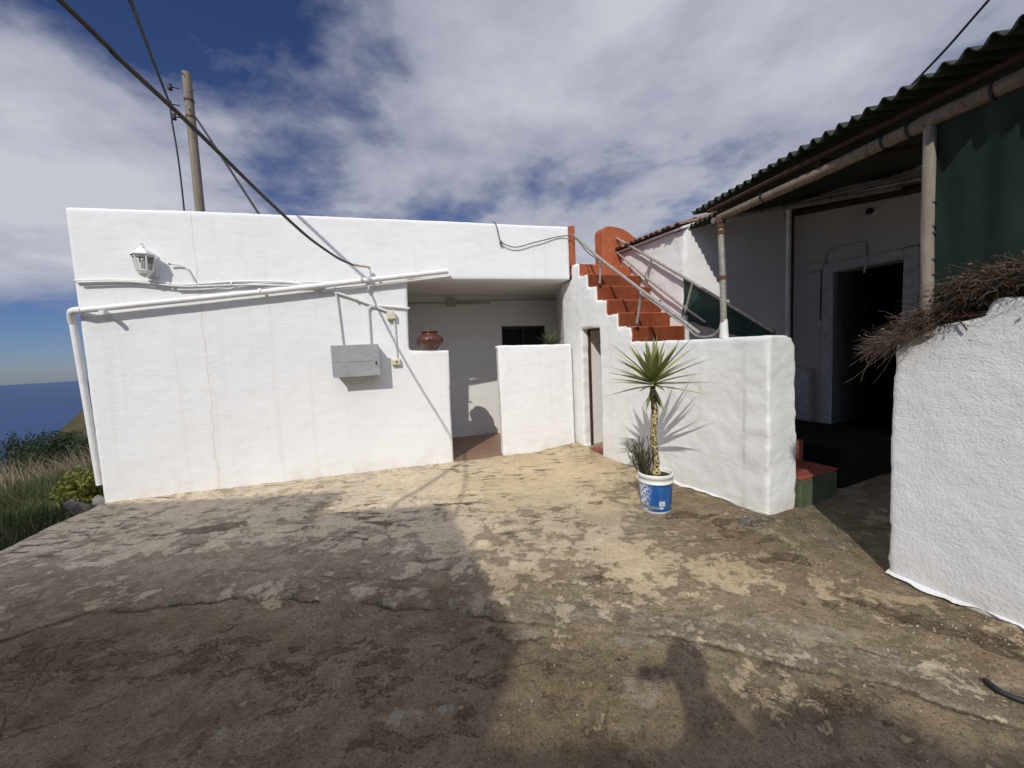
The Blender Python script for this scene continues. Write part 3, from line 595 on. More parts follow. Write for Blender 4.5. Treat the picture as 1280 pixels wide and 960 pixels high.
mb = MB(); mb.lathe([(.076, -.056), (.066, -.085), (.040, -.112), (.012, -.125)], ctr, 6, A0, True); mb.build('base', M['whitepaint'], la, bevel=.004)
mb = MB(); mb.lathe([(.014, -.05), (.016, -.02), (.030, .03), (.028, .055), (.010, .075)], ctr, 14, 0, True); mb.build('bulb', M['bulb'], la, True)
mb = MB(); mb.box(H, c - .045, c + .075, -.02, .01, z - .1, z + .12); mb.tube([ctr, H.p(c + .01, -.01, z + .04)], .02, 8); mb.build('wall_bracket', M['whitepaint'], la, bevel=.005)
# loose wire on the upper wall
cable('loose_wire', [H.w(617, 277, .1), H.w(620, 281, -.02), H.w(623, 293, -.02), H.w(627, 303, -.03), H.w(645, 309, -.03), H.w(672, 302, -.03), H.w(713, 295, -.05), S.w(735, 316, -.02), S.w(752, 326, .0)], .008, M['cablegrey'], 'thin loose grey wire drooping across the upper wall to the stair rail', 'wire', 6)
p = H.w(626, 303, -.03); mb = MB(); mb.tube([p + Vector((0, 0, .02)), p - Vector((0, 0, .025))], .018, 8); mb.box(None, p.x - .02, p.x + .02, p.y - .01, p.y + .03, p.z - .006, p.z + .006)
tag(mb.build('wire_clamp', M['cablegrey']), 'small grey clamp holding the loose wire on the upper wall', 'clamp')
# porch wiring
HP = Frame(H.p(0, 1.62, 0).xy, H.p(1, 1.62, 0).xy)
pj = empty('porch_junction_box', HP.p(4.49, -.03, 2.55), 'square junction box on the shaded back wall of the porch', 'electrical box')
c, z = HP.hit(564, 378, -.03); mb = MB(); mb.box(HP, c - .075, c + .075, -.06, .01, z - .075, z + .075); mb.build('body', M['porchgrey'], pj, bevel=.012)
mb = MB(); mb.box(HP, c - .062, c + .062, -.068, -.061, z - .062, z + .062); mb.build('lid', M['porchgrey'], pj, bevel=.004)
cable('porch_conduit', [HP.w(506, 380, -.02), HP.w(530, 379, -.02), HP.w(558, 379, -.02)], .016, M['porchgrey'], 'level conduit left of the porch junction box', 'conduit')
cable('porch_conduit', [HP.w(570, 377, -.02), HP.w(640, 375, -.02), HP.w(704, 374, -.02)], .012, M['porchgrey'], 'long level conduit right of the porch junction box above the window', 'conduit')
cable('porch_conduit', [HP.w(570, 379.5, -.02), HP.w(590, 379.5, -.02), HP.w(612, 379, -.02)], .014, M['porchgrey'], 'short level conduit right of the porch junction box', 'conduit')
# clay pot on the porch half wall
c = H.p(3.955, .10, 1.683); pot = empty('clay_pot', c, 'round glazed red-brown clay pot standing on the porch half wall', 'pot')
pr = [(.0, .0), (.088, .0), (.096, .016), (.142, .054), (.182, .094), (.196, .125), (.192, .152), (.170, .185), (.135, .210), (.112, .222), (.104, .232), (.106, .246), (.124, .256), (.128, .264), (.120, .268), (.095, .25), (.09, .22)]
mb = MB(); mb.lathe(pr, c, 48); mb.build('body', M['pot'], pot, True)
mb = MB(); vs = []
for r, z in ((.1915, .158), (.195, .15), (.1965, .143)): pass
mb.lathe([(.1925, .156), (.1965, .150), (.197, .144), (.1955, .140)], c, 48); mb.build('relief_band', M['pot'], pot, True)
# spiky plant on the right half wall
def blade(mb, base, d, up, length, width, bend=.0, k=5, fold=.25):
    """pointed leaf: a folded strip that tapers at both ends"""
    d = d.normalized(); side = d.cross(up); side = side.normalized() if side.length > 1e-4 else Vector((1, 0, 0)); nr = side.cross(d)
    vs = []; fs = []
    for i in range(k + 1):
        t = i / k; w = width * (.55 + .45 * math.sin(math.pi * min(1, t * 1.15))) * (1 - t ** 2.2) + .0006
        p = base + d * length * t - Vector((0, 0, 1)) * bend * length * t * t
        vs += [p - side * w * .5 + nr * w * fold, p, p + side * w * .5 + nr * w * fold]
    for i in range(k): fs += [(3 * i, 3 * i + 1, 3 * i + 4, 3 * i + 3), (3 * i + 1, 3 * i + 2, 3 * i + 5, 3 * i + 4)]
    mb.add(vs, fs)
c0 = H.p(5.90, .3, 1.66); al = empty('spiky_plant', c0, 'small spiky grey-green plant peeping over the right porch half wall', 'plant'); mb = MB()
for i in range(46):
    a = random.uniform(0, 6.28); e = random.uniform(.35, 1.45); d = Vector((math.cos(a) * math.cos(e), math.sin(a) * math.cos(e), math.sin(e)))
    blade(mb, c0 + d * .02, d, Vector((0, 0, 1)) if e < 1.3 else Vector((1, 0, 0)), random.uniform(.22, .34), random.uniform(.022, .034), random.uniform(-.05, .15))
mb.build('leaves', M['aloe'], al)
mb = MB(); mb.lathe([(.0, -.24), (.09, -.24), (.12, -.0), (.105, 0), (.0, -.02)], c0, 24); mb.build('planter', M['terracotta'], al, True)
mb = MB(); mb.box(H, 5.75, 6.13, .18, .42, -.02, 1.417); tag(mb.build('plant_ledge', M['plaster_in'], bevel=.01), 'plastered ledge behind the right porch half wall under the spiky plant', 'ledge')
# ================================================================== outside staircase
zs = [2.88, 2.69, 2.483, 2.255, 2.05, 1.842]; ss = [.187, .40, .608, .823, 1.06, 1.32]
prof = [(-.34, -.25), (2.95, -.25), (2.95, 1.632), (2.2, 1.64), (1.32, 1.648), (1.32, 1.842), (1.06, 1.842), (1.06, 2.048), (.823, 2.048), (.823, 2.252), (.608, 2.252), (.608, 2.482), (.40, 2.482), (.40, 2.69), (.187, 2.69), (.187, 2.885), (-.03, 2.9), (-.04, 2.672), (-.34, 2.672)]
hole = [(.185, .07), (.64, .0), (.65, 1.89), (.20, 1.905)]
mb = fprism(S, [prof, hole], .010, .165, .007, .09)
pier = [(0, -.25), (.385, -.25), (.40, .1), (.395, 1.0), (.375, 1.40), (.355, 1.54), (.30, 1.615), (.2, 1.64), (.0, 1.635)]
pl = jit(pier, .1, .006); mb.prism([pl], lambda p: Vector((3.082, p[0], p[1])), lambda p: Vector((2.86, p[0], p[1])))
sw = tag(mb.build('stair_wall', M['plaster_stair'], mw=S.mat()), 'lumpy white stair wall with stepped top and rounded end beside the yucca', 'wall'); lumpy(sw, .022, ((.5, .016), (.12, .0055), (.04, .0016)))
# door lining in the stair wall
dfm = empty('door_frame', S.p(.42, .1, .05), 'narrow dark brown door frame in the stair wall, door missing', 'door frame')
for a0, a1 in ((.198, .232), (.612, .642)):
    mb = MB(); mb.box(S, a0, a1, .118, .15, .04, 1.885); mb.build('jamb', M['darkwood'], dfm, bevel=.004)
mb = MB(); mb.box(S, .232, .612, .118, .15, 1.86, 1.885); mb.build('lintel', M['darkwood'], dfm, bevel=.004)
store = empty('under_stair_store', S.p(.4, .6, 0), 'bright little white store room behind the dark brown door frame', 'room')
mb = MB(); mb.box(S, .185, 1.35, .92, .98, -.1, 1.98); mb.build('back_wall', M['plaster_tiled'], store)
mb = MB(); mb.box(S, .10, .185, .17, .98, -.1, 1.98); mb.build('side_wall', M['plaster_tiled'], store)
mb = MB(); mb.box(S, 1.35, 1.41, .17, .98, -.1, 1.5); mb.build('side_wall', M['plaster_tiled'], store)
mb = MB(); mb.box(S, .10, .66, .17, .98, 1.985, 2.04); mb.build('ceiling', M['plaster_tiled'], store)
mb = MB(); mb.box(S, .187, 1.35, .02, .92, -.1, .062); mb.build('floor', M['redfloor'], store)
# steps
stc = empty('staircase', S.p(1.5, .5, 0), 'oxide red painted outside staircase climbing behind the white stair wall', 'staircase')
mb = MB(); mb.box(S, -1.0, .187, .022, 1.0, 2.75, 2.884); mb.build('landing', M['terracotta'], stc, bevel=.006)
for k in range(5):
    mb = MB(); mb.box(S, ss[k] - .03, ss[k + 1] + .012, .022, 1.0, zs[k + 1] - .26, zs[k + 1] + .003); mb.build('step', M['terracotta'], stc, bevel=.008)
    mb = MB(); mb.box(S, ss[k] - .02, ss[k] + .012, .022, 1.0, zs[k + 1] + .0035, zs[k] - .004); mb.build('riser', M['terracotta'], stc, bevel=.006)
mb = MB(); mb.box(S, 1.30, 1.332, .022, 1.0, 1.62, 1.838); mb.build('riser', M['terracotta'], stc, bevel=.006)
lz = [1.62, 1.40, 1.18, .96, .745, .53, .31]; ls = [1.332, 1.63, 1.92, 2.22, 2.52, 2.80, 3.12]
for k in range(6):
    mb = MB(); mb.box(S, ls[k] - .02, ls[k + 1] + .0, .17 if k < 4 else .41, 1.0, lz[k + 1] - .3 if k < 5 else .282, lz[k + 1] if k < 5 else .31)
    mb.build('step', M['terracotta'] if k < 4 else M['redfloor'], stc, bevel=.008)
mb = MB(); mb.box(S, 2.78, 3.115, .415, .995, -.1, .28); mb.build('bottom_riser', M['greenpaint'], stc, bevel=.01)
# red posts at the head of the stairs
gp1 = tag(MB().box(H, 6.172, 6.262, .0, .22, 2.88, 3.50).build('red_post', M['terracotta'], bevel=.012), 'narrow red-painted post at the end of the white roof parapet', 'post')
pts = [(.665, 2.86), (1.9, 2.86), (1.9, 3.40), (1.42, 3.41), (1.30, 3.46), (1.20, 3.52), (1.08, 3.565), (.9, 3.585), (.76, 3.575), (.69, 3.54), (.665, 3.48)]
mb = MB(); mb.prism([pts], lambda p: S.p(-.08, p[0], p[1]), lambda p: S.p(-.30, p[0], p[1]))
tag(mb.build('red_gatepost', M['terracotta'], bevel=.015), 'round-topped red masonry gatepost at the head of the stairs', 'gatepost')
# handrails
def rail_pipe(mb, pts, n, r): mb.tube([S.p(a, n, z) for a, z in pts], r, 10)
hr = empty('handrail', S.p(1.0, .06, 1.9), 'single galvanised pipe handrail on the open side of the red stairs', 'handrail')
mb = MB(); rail_pipe(mb, [(-.02, 3.375), (.67, 2.835), (1.47, 2.275), (2.11, 1.84), (2.31, 1.70)], .06, .021); mb.build('top_rail', M['galv'], hr, autosmooth=45)
for a, b in (((.67, 2.82), (.625, 2.49)), ((1.465, 2.26), (1.365, 1.86))):
    mb = MB(); rail_pipe(mb, [a, b], .06, .017); mb.build('post', M['galv'], hr, autosmooth=45)
    mb = MB(); q = S.p(a[0], .06, a[1] + .01); mb.tube([q - Vector((0, 0, .035)), q + Vector((0, 0, .025))], .027, 8); mb.build('joint', M['galv'], hr)
    mb = MB(); q = S.p(b[0], .06, b[1]); mb.tube([q, q + Vector((0, 0, .02))], .035, 10); mb.build('foot', M['rust'], hr)
hr2 = empty('handrail', S.p(1.0, .95, 1.9), 'double pipe handrail on the house side of the red stairs', 'handrail')
mb = MB(); rail_pipe(mb, [(-.156, 3.445), (.5, 3.02), (1.26, 2.525), (2.51, 1.682)], .95, .020); mb.build('top_rail', M['galv'], hr2, autosmooth=45)
mb = MB(); rail_pipe(mb, [(-.165, 3.235), (.558, 2.646), (1.25, 2.13), (1.64, 1.86)], .95, .016); mb.build('lower_rail', M['galv'], hr2, autosmooth=45)
for a, b in (((.70, 2.875), (.55, 2.56)), ((1.44, 2.39), (1.28, 1.93))):
    mb = MB(); rail_pipe(mb, [a, b], .95, .017); mb.build('post', M['galv'], hr2, autosmooth=45)
    mb = MB(); q = S.p(a[0] * .3 + b[0] * .7, .95, a[1] * .3 + b[1] * .7); mb.tube([q - Vector((0, 0, .05)), q + Vector((0, 0, .05))], .026, 8); mb.build('joint', M['galv'], hr2)
# shade net on the inner rail
vs = []; fs = []; NU, NV = 26, 10
for i in range(NU + 1):
    t = i / NU; a = 1.255 + (2.5 - 1.255) * t; zt = 2.525 + (1.69 - 2.525) * t; zb = 1.93 - .42 * t if t < .8 else 1.594 - .0 * t; zb = min(zb, zt - .015)
    for j in range(NV + 1):
        s_ = j / NV; vs.append(S.p(a + .02 * math.sin(s_ * 5 + i), .975 + .018 * math.sin(i * .9 + s_ * 4) * s_, zt + (zb - zt) * s_))
for i in range(NU):
    for j in range(NV): fs.append((i * (NV + 1) + j, (i + 1) * (NV + 1) + j, (i + 1) * (NV + 1) + j + 1, i * (NV + 1) + j + 1))
tag(MB().add(vs, fs).build('rail_net', M['net_dark'], smooth=True), 'dark green shade net tied to the lower end of the inner handrail', 'net')
cable('loop_pipe', [S.w(800, 366, .02), S.w(852, 404, .03), S.w(868, 418, .04), S.w(880, 421, .04), S.w(893, 418, .05), S.w(900, 408, .05), S.w(902, 392, .05)], .009, M['galv'], 'thin pale hose looping from the handrail to the foot of the canopy post', 'hose')
# ================================================================== tiled house
th = empty('tiled_house', FA, 'white house with a red clay tile roof and a dark doorway under the canopy', 'house')
mb = fprism(S, [(-.4, -.2), (1.25, -.2), (1.25, 3.17), (-.4, 3.17)], 1.02, 1.24, .006)
o = mb.build('side_wall', M['plaster_tiled'], th, mw=S.mat()); lumpy(o, .026, ((.4, .016), (.09, .007)))
LF = (FB - FA).length
mb = fprism(FF, [(0.02, -.2), (LF + .2, -.2), (LF + .2, 3.5), (.25, 3.24), (0.02, 3.19)], 0, .2, .004); o = mb.build('front_wall', M['plaster_tiled'], th, mw=FF.mat()); lumpy(o, .026, ((.5, .010),))
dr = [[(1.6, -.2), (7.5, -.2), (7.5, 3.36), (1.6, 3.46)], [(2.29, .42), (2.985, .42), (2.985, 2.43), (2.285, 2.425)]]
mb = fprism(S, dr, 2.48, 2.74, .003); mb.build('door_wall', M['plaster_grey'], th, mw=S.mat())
dd = empty('door', S.p(2.4, 2.7, .45), None, None); dd.parent = th; dd.matrix_parent_inverse = th.matrix_basis.inverted()
mb = MB()
for a0, a1, z0, z1 in ((2.17, 2.29, .45, 2.55), (2.98, 3.10, .45, 2.55), (2.29, 2.98, 2.43, 2.55)): mb.box(S, a0, a1, 2.455, 2.52, z0, z1)
mb.build('frame', plain('dull_white_frame', (.42, .44, .46), .6, .2), dd, bevel=.006)
mb = MB(); mb.box(S, 2.292, 2.325, 2.49, 3.25, .46, 2.42); mb.box(S, 2.290, 2.329, 2.60, 3.14, .62, 1.3); mb.box(S, 2.290, 2.329, 2.60, 3.14, 1.42, 2.25); mb.build('leaf', plain('dull_green_door', (.10, .115, .11), .5, .3), dd, bevel=.004)
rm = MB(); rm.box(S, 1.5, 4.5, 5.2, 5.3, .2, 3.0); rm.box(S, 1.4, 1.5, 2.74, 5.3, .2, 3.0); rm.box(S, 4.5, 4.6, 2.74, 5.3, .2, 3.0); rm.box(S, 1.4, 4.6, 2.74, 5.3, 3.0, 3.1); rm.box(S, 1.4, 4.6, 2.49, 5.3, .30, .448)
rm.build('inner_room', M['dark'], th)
pf = MB(); pf.box(S, 1.25, 3.02, 1.24, 2.48, -.15, .45)
tag(pf.build('patio', plain('shade_black_patio', (.016, .015, .013), .9, .05), bevel=.02), 'dark raised patio step in front of the doorway', 'patio', kind='structure')  # patio base colour taken near black to carry the canopy shade
# roof of clay tiles: rows of half-round tiles rising away from the eave
RD = Vector((S.n.x * math.cos(rad(17)), S.n.y * math.cos(rad(17)), math.sin(rad(17)))); EV = S.p(-.42, .90, 3.185)
mb = MB(); NT = 15; pw = 1.70 / NT; vs = []; fs = []; prof2 = []
for i in range(NT):
    for j in range(8):
        a = math.pi * j / 7; prof2.append((i * pw + pw * .5 - math.cos(a) * pw * .5, math.sin(a) * .042 - .010))
upn = S.u.cross(RD); upn = upn if upn.z > 0 else -upn
jl = [random.uniform(-.025, .025) for _ in range(NT)]
for row in range(9):
    for side in (0, 1):
        for k_, (a, hgt) in enumerate(prof2):
            i = k_ // 8; dd_ = row * .36 + (.38 if side else 0) + (jl[i] if row == 0 and not side else 0)
            vs.append(EV + S.u * a + RD * dd_ + upn * (hgt + (.0 if side else .022) + .006 * row * 0))
    b = row * 2 * len(prof2)
    for k_ in range(len(prof2) - 1): fs.append((b + k_, b + k_ + 1, b + len(prof2) + k_ + 1, b + len(prof2) + k_))
mb.add(vs, fs); tr = mb.build('roof', M['rooftile'], th); tr.modifiers.new('thick', 'SOLIDIFY').thickness = .014
mb = MB(); q0 = EV + RD * .06 - upn * .035
for a0, a1 in ((0, 1.70),):
    P = [EV + S.u * a0 + RD * .05 - upn * .05, EV + S.u * a1 + RD * .05 - upn * .05, EV + S.u * a1 + RD * 3.2 - upn * .05, EV + S.u * a0 + RD * 3.2 - upn * .05]
    mb.add(P + [p + upn * .03 for p in P], [(0, 3, 2, 1), (4, 5, 6, 7), (0, 1, 5, 4), (1, 2, 6, 5), (2, 3, 7, 6), (3, 0, 4, 7)])
mb.build('eave_board', M['plaster_tiled'], th)
# fittings on the shaded door wall
DW = Frame(S.p(0, 2.48, 0).xy, S.p(1, 2.48, 0).xy)
cable('door_cable', [DW.w(1032, 331, -.015), DW.w(1080, 322, -.015), DW.w(1120, 313, -.015), DW.w(1162, 303, -.015)], .009, M['cablegrey'], 'dark cable running level above the dark doorway', 'cable')
cable('bent_conduit', [DW.w(1031, 332, -.02), DW.w(1032, 318, -.02), DW.w(1042, 310, -.02), DW.w(1075, 304, -.02), DW.w(1081, 308, -.02), DW.w(1082, 330, -.02), DW.w(1080, 341, -.02)], .012, M['plaster_grey'], 'grey bent conduit arching above the dark doorway', 'conduit')
cable('switch_cable', [DW.w(1027, 336, -.015), DW.w(1026, 370, -.015), DW.w(1025, 402, -.015)], .008, M['cablegrey'], 'thin vertical cable beside the dark doorway', 'cable')
sb = empty('light_switch', DW.w(1023, 404, -.02), 'small light switch on the shaded wall left of the doorway', 'switch'); c, z = DW.hit(1024, 404, -.02)
mb = MB(); mb.box(DW, c - .04, c + .04, -.03, .005, z - .045, z + .045); mb.build('body', M['plaster_grey'], sb, bevel=.006)
mb = MB(); mb.box(DW, c - .015, c + .015, -.036, -.031, z - .02, z + .02); mb.build('rocker', M['cream'], sb, bevel=.003)
jx = empty('wall_junction_box', DW.w(1021, 334, -.03), 'grey junction box on the shaded wall at the door corner', 'electrical box'); c, z = DW.hit(1020, 334, -.03)
mb = MB(); mb.box(DW, c - .09, c + .09, -.05, .005, z - .05, z + .05); mb.build('body', M['plaster_grey'], jx, bevel=.008); mb = MB(); mb.box(DW, c - .08, c + .08, -.056, -.051, z - .04, z + .04); mb.build('lid', M['plaster_grey'], jx, bevel=.004)
q = DW.w(1087, 264, -.01); mb = MB(); mb.tube([q + DW.n * .05, q - DW.n * .02], .034, 16); mb.tube([q - DW.n * .022, q - DW.n * .026], .026, 16)
tag(mb.build('vent_pipe', M['dark']), 'round black vent pipe end high on the shaded wall', 'pipe')
gc = empty('pale_grey_panel', DW.w(1002, 528, -.1), 'pale grey cabinet in the shade just behind the white pier', 'panel')  # panel added for an arched bright shape whose nature is not known
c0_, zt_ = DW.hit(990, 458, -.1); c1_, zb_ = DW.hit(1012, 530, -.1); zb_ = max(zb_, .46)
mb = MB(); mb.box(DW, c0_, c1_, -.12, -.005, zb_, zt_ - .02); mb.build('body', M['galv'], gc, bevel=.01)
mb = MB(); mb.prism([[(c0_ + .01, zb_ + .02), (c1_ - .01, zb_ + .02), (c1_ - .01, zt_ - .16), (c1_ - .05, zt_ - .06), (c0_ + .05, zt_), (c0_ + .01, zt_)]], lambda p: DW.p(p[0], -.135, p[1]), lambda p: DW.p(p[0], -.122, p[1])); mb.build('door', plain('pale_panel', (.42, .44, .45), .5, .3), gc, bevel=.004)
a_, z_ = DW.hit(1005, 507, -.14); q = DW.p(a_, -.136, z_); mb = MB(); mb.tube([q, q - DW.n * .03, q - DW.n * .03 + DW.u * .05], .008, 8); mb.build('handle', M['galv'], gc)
# ================================================================== corrugated canopy on round timber posts
E0 = Vector((1.95, 4.25, 2.955)); E1 = Vector((2.36, 1.87, 2.955)); ed = (E1 - E0).normalized(); rd = Vector((-ed.y, ed.x, 0)); rd = rd if rd.x > 0 else -rd
SL = .18; RV = Vector((rd.x, rd.y, SL))
cp = empty('canopy', (2.2, 3.0, 1.64), 'lean-to canopy of dark green corrugated sheets on round timber posts', 'canopy')
def sheet(o, length, depth, pitch=.093, amp=.023, nd=3, sag=.0):
    n = int(length / pitch * 10); vs = []; fs = []
    for i in range(n + 1):
        a = length * i / n; h = amp * (1 + .12 * math.sin(a * 5.3)) * math.cos(2 * math.pi * a / pitch) + .005 * ((int(a / (pitch * 9)) * 3) % 4)
        for j in range(nd + 1):
            k_ = int(a / (pitch * 9)); d = depth * j / nd - (((k_ * 7) % 5 - 2) * .009 if j == 0 else 0); vs.append(o + ed * a + RV * d + Vector((0, 0, h + .004 * math.sin(a * 3))))
    for i in range(n):
        for j in range(nd): b = i * (nd + 1) + j; fs.append((b, b + nd + 1, b + nd + 2, b + 1))
    return MB().add(vs, fs)
s1 = sheet(E0, 6.0, 2.55).build('roof_sheet', M['corr'], cp, smooth=True); s1.modifiers.new('thick', 'SOLIDIFY').thickness = .006
s2 = sheet(E0 + RV * .74 - ed * 1.45 + Vector((0, 0, .085)), 1.52, 1.85).build('roof_sheet', M['corr'], cp, smooth=True); s2.modifiers.new('thick', 'SOLIDIFY').thickness = .006
b0 = Vector((2.05, 3.93, 2.79)); b1 = Vector((2.535, 1.99, 2.80)); bd_ = (b1 - b0).normalized()
mb = MB(); mb.tube([b0 + bd_ * .05, b0 + bd_ * 1.0 + Vector((0, 0, -.01)), b0 + bd_ * 1.63], [.035, .038, .041], 12); mb.build('beam', M['beam'], cp, autosmooth=40)
mb = MB(); mb.tube([b0 + bd_ * 1.60 + Vector((.0, 0, .005)), b1 + bd_ * .6, b1 + bd_ * 3.3], [.041, .045, .047], 12); mb.build('beam', M['beam'], cp, autosmooth=40)
mb = MB(); up_ = Vector((-.05, 0, .085)); mb.tube([b0 + up_ + bd_ * -.02, b0 + up_ + bd_ * 1.2, b1 + up_ + bd_ * 3.3], .018, 8); mb.build('batten', M['darkwood'], cp, autosmooth=40)
for t in (.55, 1.42, 1.55, 1.9):
    p = b0 + bd_ * t; mb = MB(); mb.tube([p - bd_ * .006, p + bd_ * .006], .047, 12); mb.build('wire_tie', M['black'], cp)
p1b, p1t = S.w(905, 420, .06), Vector((2.065, 3.86, 2.78))
mb = MB(); mb.tube([p1b - Vector((0, 0, .03)), p1b.lerp(p1t, .5) + Vector((.006, 0, 0)), p1t], [.031, .029, .028], 12); mb.build('post', M['galv'], cp, autosmooth=40)
mb = MB(); q = p1b.lerp(p1t, .30); mb.tube([p1b + Vector((0, 0, -.02)), p1b + Vector((0, 0, .16))], [.043, .033], 12); mb.build('post_base', M['whitepaint'], cp, autosmooth=40)
for t, rr in ((.93, .038), (.88, .036), (.50, .034), (.97, .042)):
    q = p1b.lerp(p1t, t); mb = MB(); mb.tube([q - Vector((0, 0, .016)), q + Vector((.004, 0, .016))], rr, 10); mb.build('clamp', M['rust'], cp)
p2b, p2t = Vector((2.47, 2.33, 1.58)), Vector((2.452, 2.34, 2.82))
mb = MB(); mb.tube([p2b, p2b.lerp(p2t, .5) + Vector((-.008, 0, 0)), p2t], [.031, .029, .028], 14); mb.build('post', M['cane'], cp, autosmooth=40)
for t in (.28, .47, .50, .61, .35):
    q = p2b.lerp(p2t, t); mb = MB(); mb.tube([q - Vector((.0, 0, .003)), q + Vector((.003, 0, .004))], .033, 12); mb.build('wire_tie', M['black'], cp)
mb = MB(); mb.tube([b0 + Vector((-.02, .0, -.01)), b0 + RV * .8 + Vector((0, .03, -.01)), b0 + RV * 2.3 + Vector((0, .1, -.02))], .028, 10); mb.build('rafter', M['cane'], cp, autosmooth=40)
for k, off in enumerate((1.0, 2.1)):
    q = b0 + bd_ * off; mb = MB(); mb.tube([q + Vector((0, 0, .06)), q + RV * 2.3 + Vector((0, 0, .03))], .026, 8); mb.build('rafter', M['darkwood'], cp, autosmooth=40)
qa, qb = DW.p(1.75, -.06, 3.32), DW.p(4.4, -.06, 2.98)
mb = MB(); mb.tube([qa, qb], .05, 8); mb.build('wall_plate', M['darkwood'], cp, autosmooth=40)
mb = MB(); mb.tube([qa + Vector((-.12, 0, .07)), qb + Vector((-.1, 0, .09))], .022, 8); mb.build('batten', M['galv'], cp, autosmooth=40)
mb = MB(); mb.tube([qa + Vector((-.3, .1, .09)), qa.lerp(qb, .5) + Vector((-.16, 0, .12))], .016, 8); mb.build('batten', M['cane'], cp, autosmooth=40)
# thin pale strut at the inner corner
pa = at_depth(984.5, 408, 4.9); pt_ = Vector((pa.x - .02, pa.y, 3.28))
ip = empty('inner_post', Vector((pa.x, pa.y, .45)), 'thin pale square post with dark board in the shaded corner behind the white pier', 'post')
fr_ = Frame((pa.x, pa.y), (pa.x + S.n.x, pa.y + S.n.y))
mb = MB(); mb.box(fr_, -.022, .022, -.02, .02, .45, 3.22); mb.build('shaft', plain('pale_painted_wood', (.55, .55, .53), .7, .2), ip, bevel=.004)
mb = MB(); mb.box(fr_, .03, .115, .0, .03, .45, 3.22); mb.build('board', M['darkwood'], ip, bevel=.004)
# hanging shade net between post and beam
vs = []; fs = []; NU, NV = 90, 24; n0 = Vector((2.475, 2.37, 0)); n1 = Vector((3.0, -.6, 0))
for i in range(NU + 1):
    t = i / NU; pt = b0 + bd_ * (1.62 + 2.9 * t); pb = RW.p(.10 + 2.7 * t, .15, 0)
    for j in range(NV + 1):
        s_ = j / NV; z = 2.80 + (1.60 - 2.80) * s_; p = Vector((pt.x, pt.y, 0)).lerp(pb, s_); fold = (.016 * math.sin(t * 40 + s_ * 1.5) * (.3 + s_) + .008 * math.sin(t * 97)) * min(1, t * 12)
        vs.append(p + Vector((fold + .02 * math.sin(s_ * 3.1), 0, z)))
for i in range(NU):
    for j in range(NV): fs.append((i * (NV + 1) + j, (i + 1) * (NV + 1) + j, (i + 1) * (NV + 1) + j + 1, i * (NV + 1) + j + 1))
tag(MB().add(vs, fs).build('shade_net', M['net_green'], smooth=True), 'large green shade net hanging from the canopy beam above the coarse white wall', 'net')
mb = MB(); tw = Frame(n0.xy, n1.xy)
# ================================================================== right foreground wall
rp = [(0.005, -.3), (1.6, -.3), (1.6, 1.80), (.9, 1.775), (.52, 1.755), (.425, 1.762), (.400, 1.735), (.393, 1.672), (.30, 1.655), (.15, 1.635), (.04, 1.632), (.005, 1.615), (-.012, 1.0), (.0, .4)]
mb = fprism(RW, rp, .008, .264, .004, .07); rw = tag(mb.build('rendered_wall', M['plaster_right'], mw=RW.mat()), 'coarse white rendered wall with stepped top at the right edge of the yard', 'wall'); lumpy(rw, .016, ((.35, .007), (.07, .0022)))
# splashes of white paint on the concrete at the wall feet
def splash(fr, a0, a1, w0, w1, z, name, lab, seed):
    r = random.Random(seed); n = 150; top = []; bot = []
    for i in range(n + 1):
        t = i / n; a = a0 + (a1 - a0) * t; k = .35 + .35 * math.sin(t * 7 + seed) + .22 * math.sin(t * 23 + seed * 2) + .16 * math.sin(t * 61 + seed * 3) + r.random() * .12
        bot.append((a, -(w0 + (w1 - w0) * k) * math.sin(math.pi * min(1, max(.02, t * 1.0)) ) ** .3)); top.append((a, .06))
    mb = MB(); vs = []; fs = []
    for (a, b), (c, d) in zip(bot, top):
        for q in range(5):
            u_ = q / 4; nn = b + (d - b) * u_; q_ = fr.p(a, nn, 0); vs.append(Vector((q_.x, q_.y, gz_(q_.x, q_.y) + .003 + z * max(0, 1 + nn / w1))))
    for i in range(n):
        for q in range(4): fs.append((i * 5 + q, (i + 1) * 5 + q, (i + 1) * 5 + q + 1, i * 5 + q + 1))
    o = mb.add(vs, fs).build(name, M['plaster_right'], smooth=True); return tag(o, lab, 'paint')
splash(RW, .0, 1.5, .006, .055, .022, 'paint_splash', 'ragged strip of white paint along the foot of the coarse right wall', 2)
splash(S, 1.2, 3.08, .003, .030, .016, 'paint_splash', 'thin ragged edge of white paint at the foot of the stair wall behind the bucket', 5)
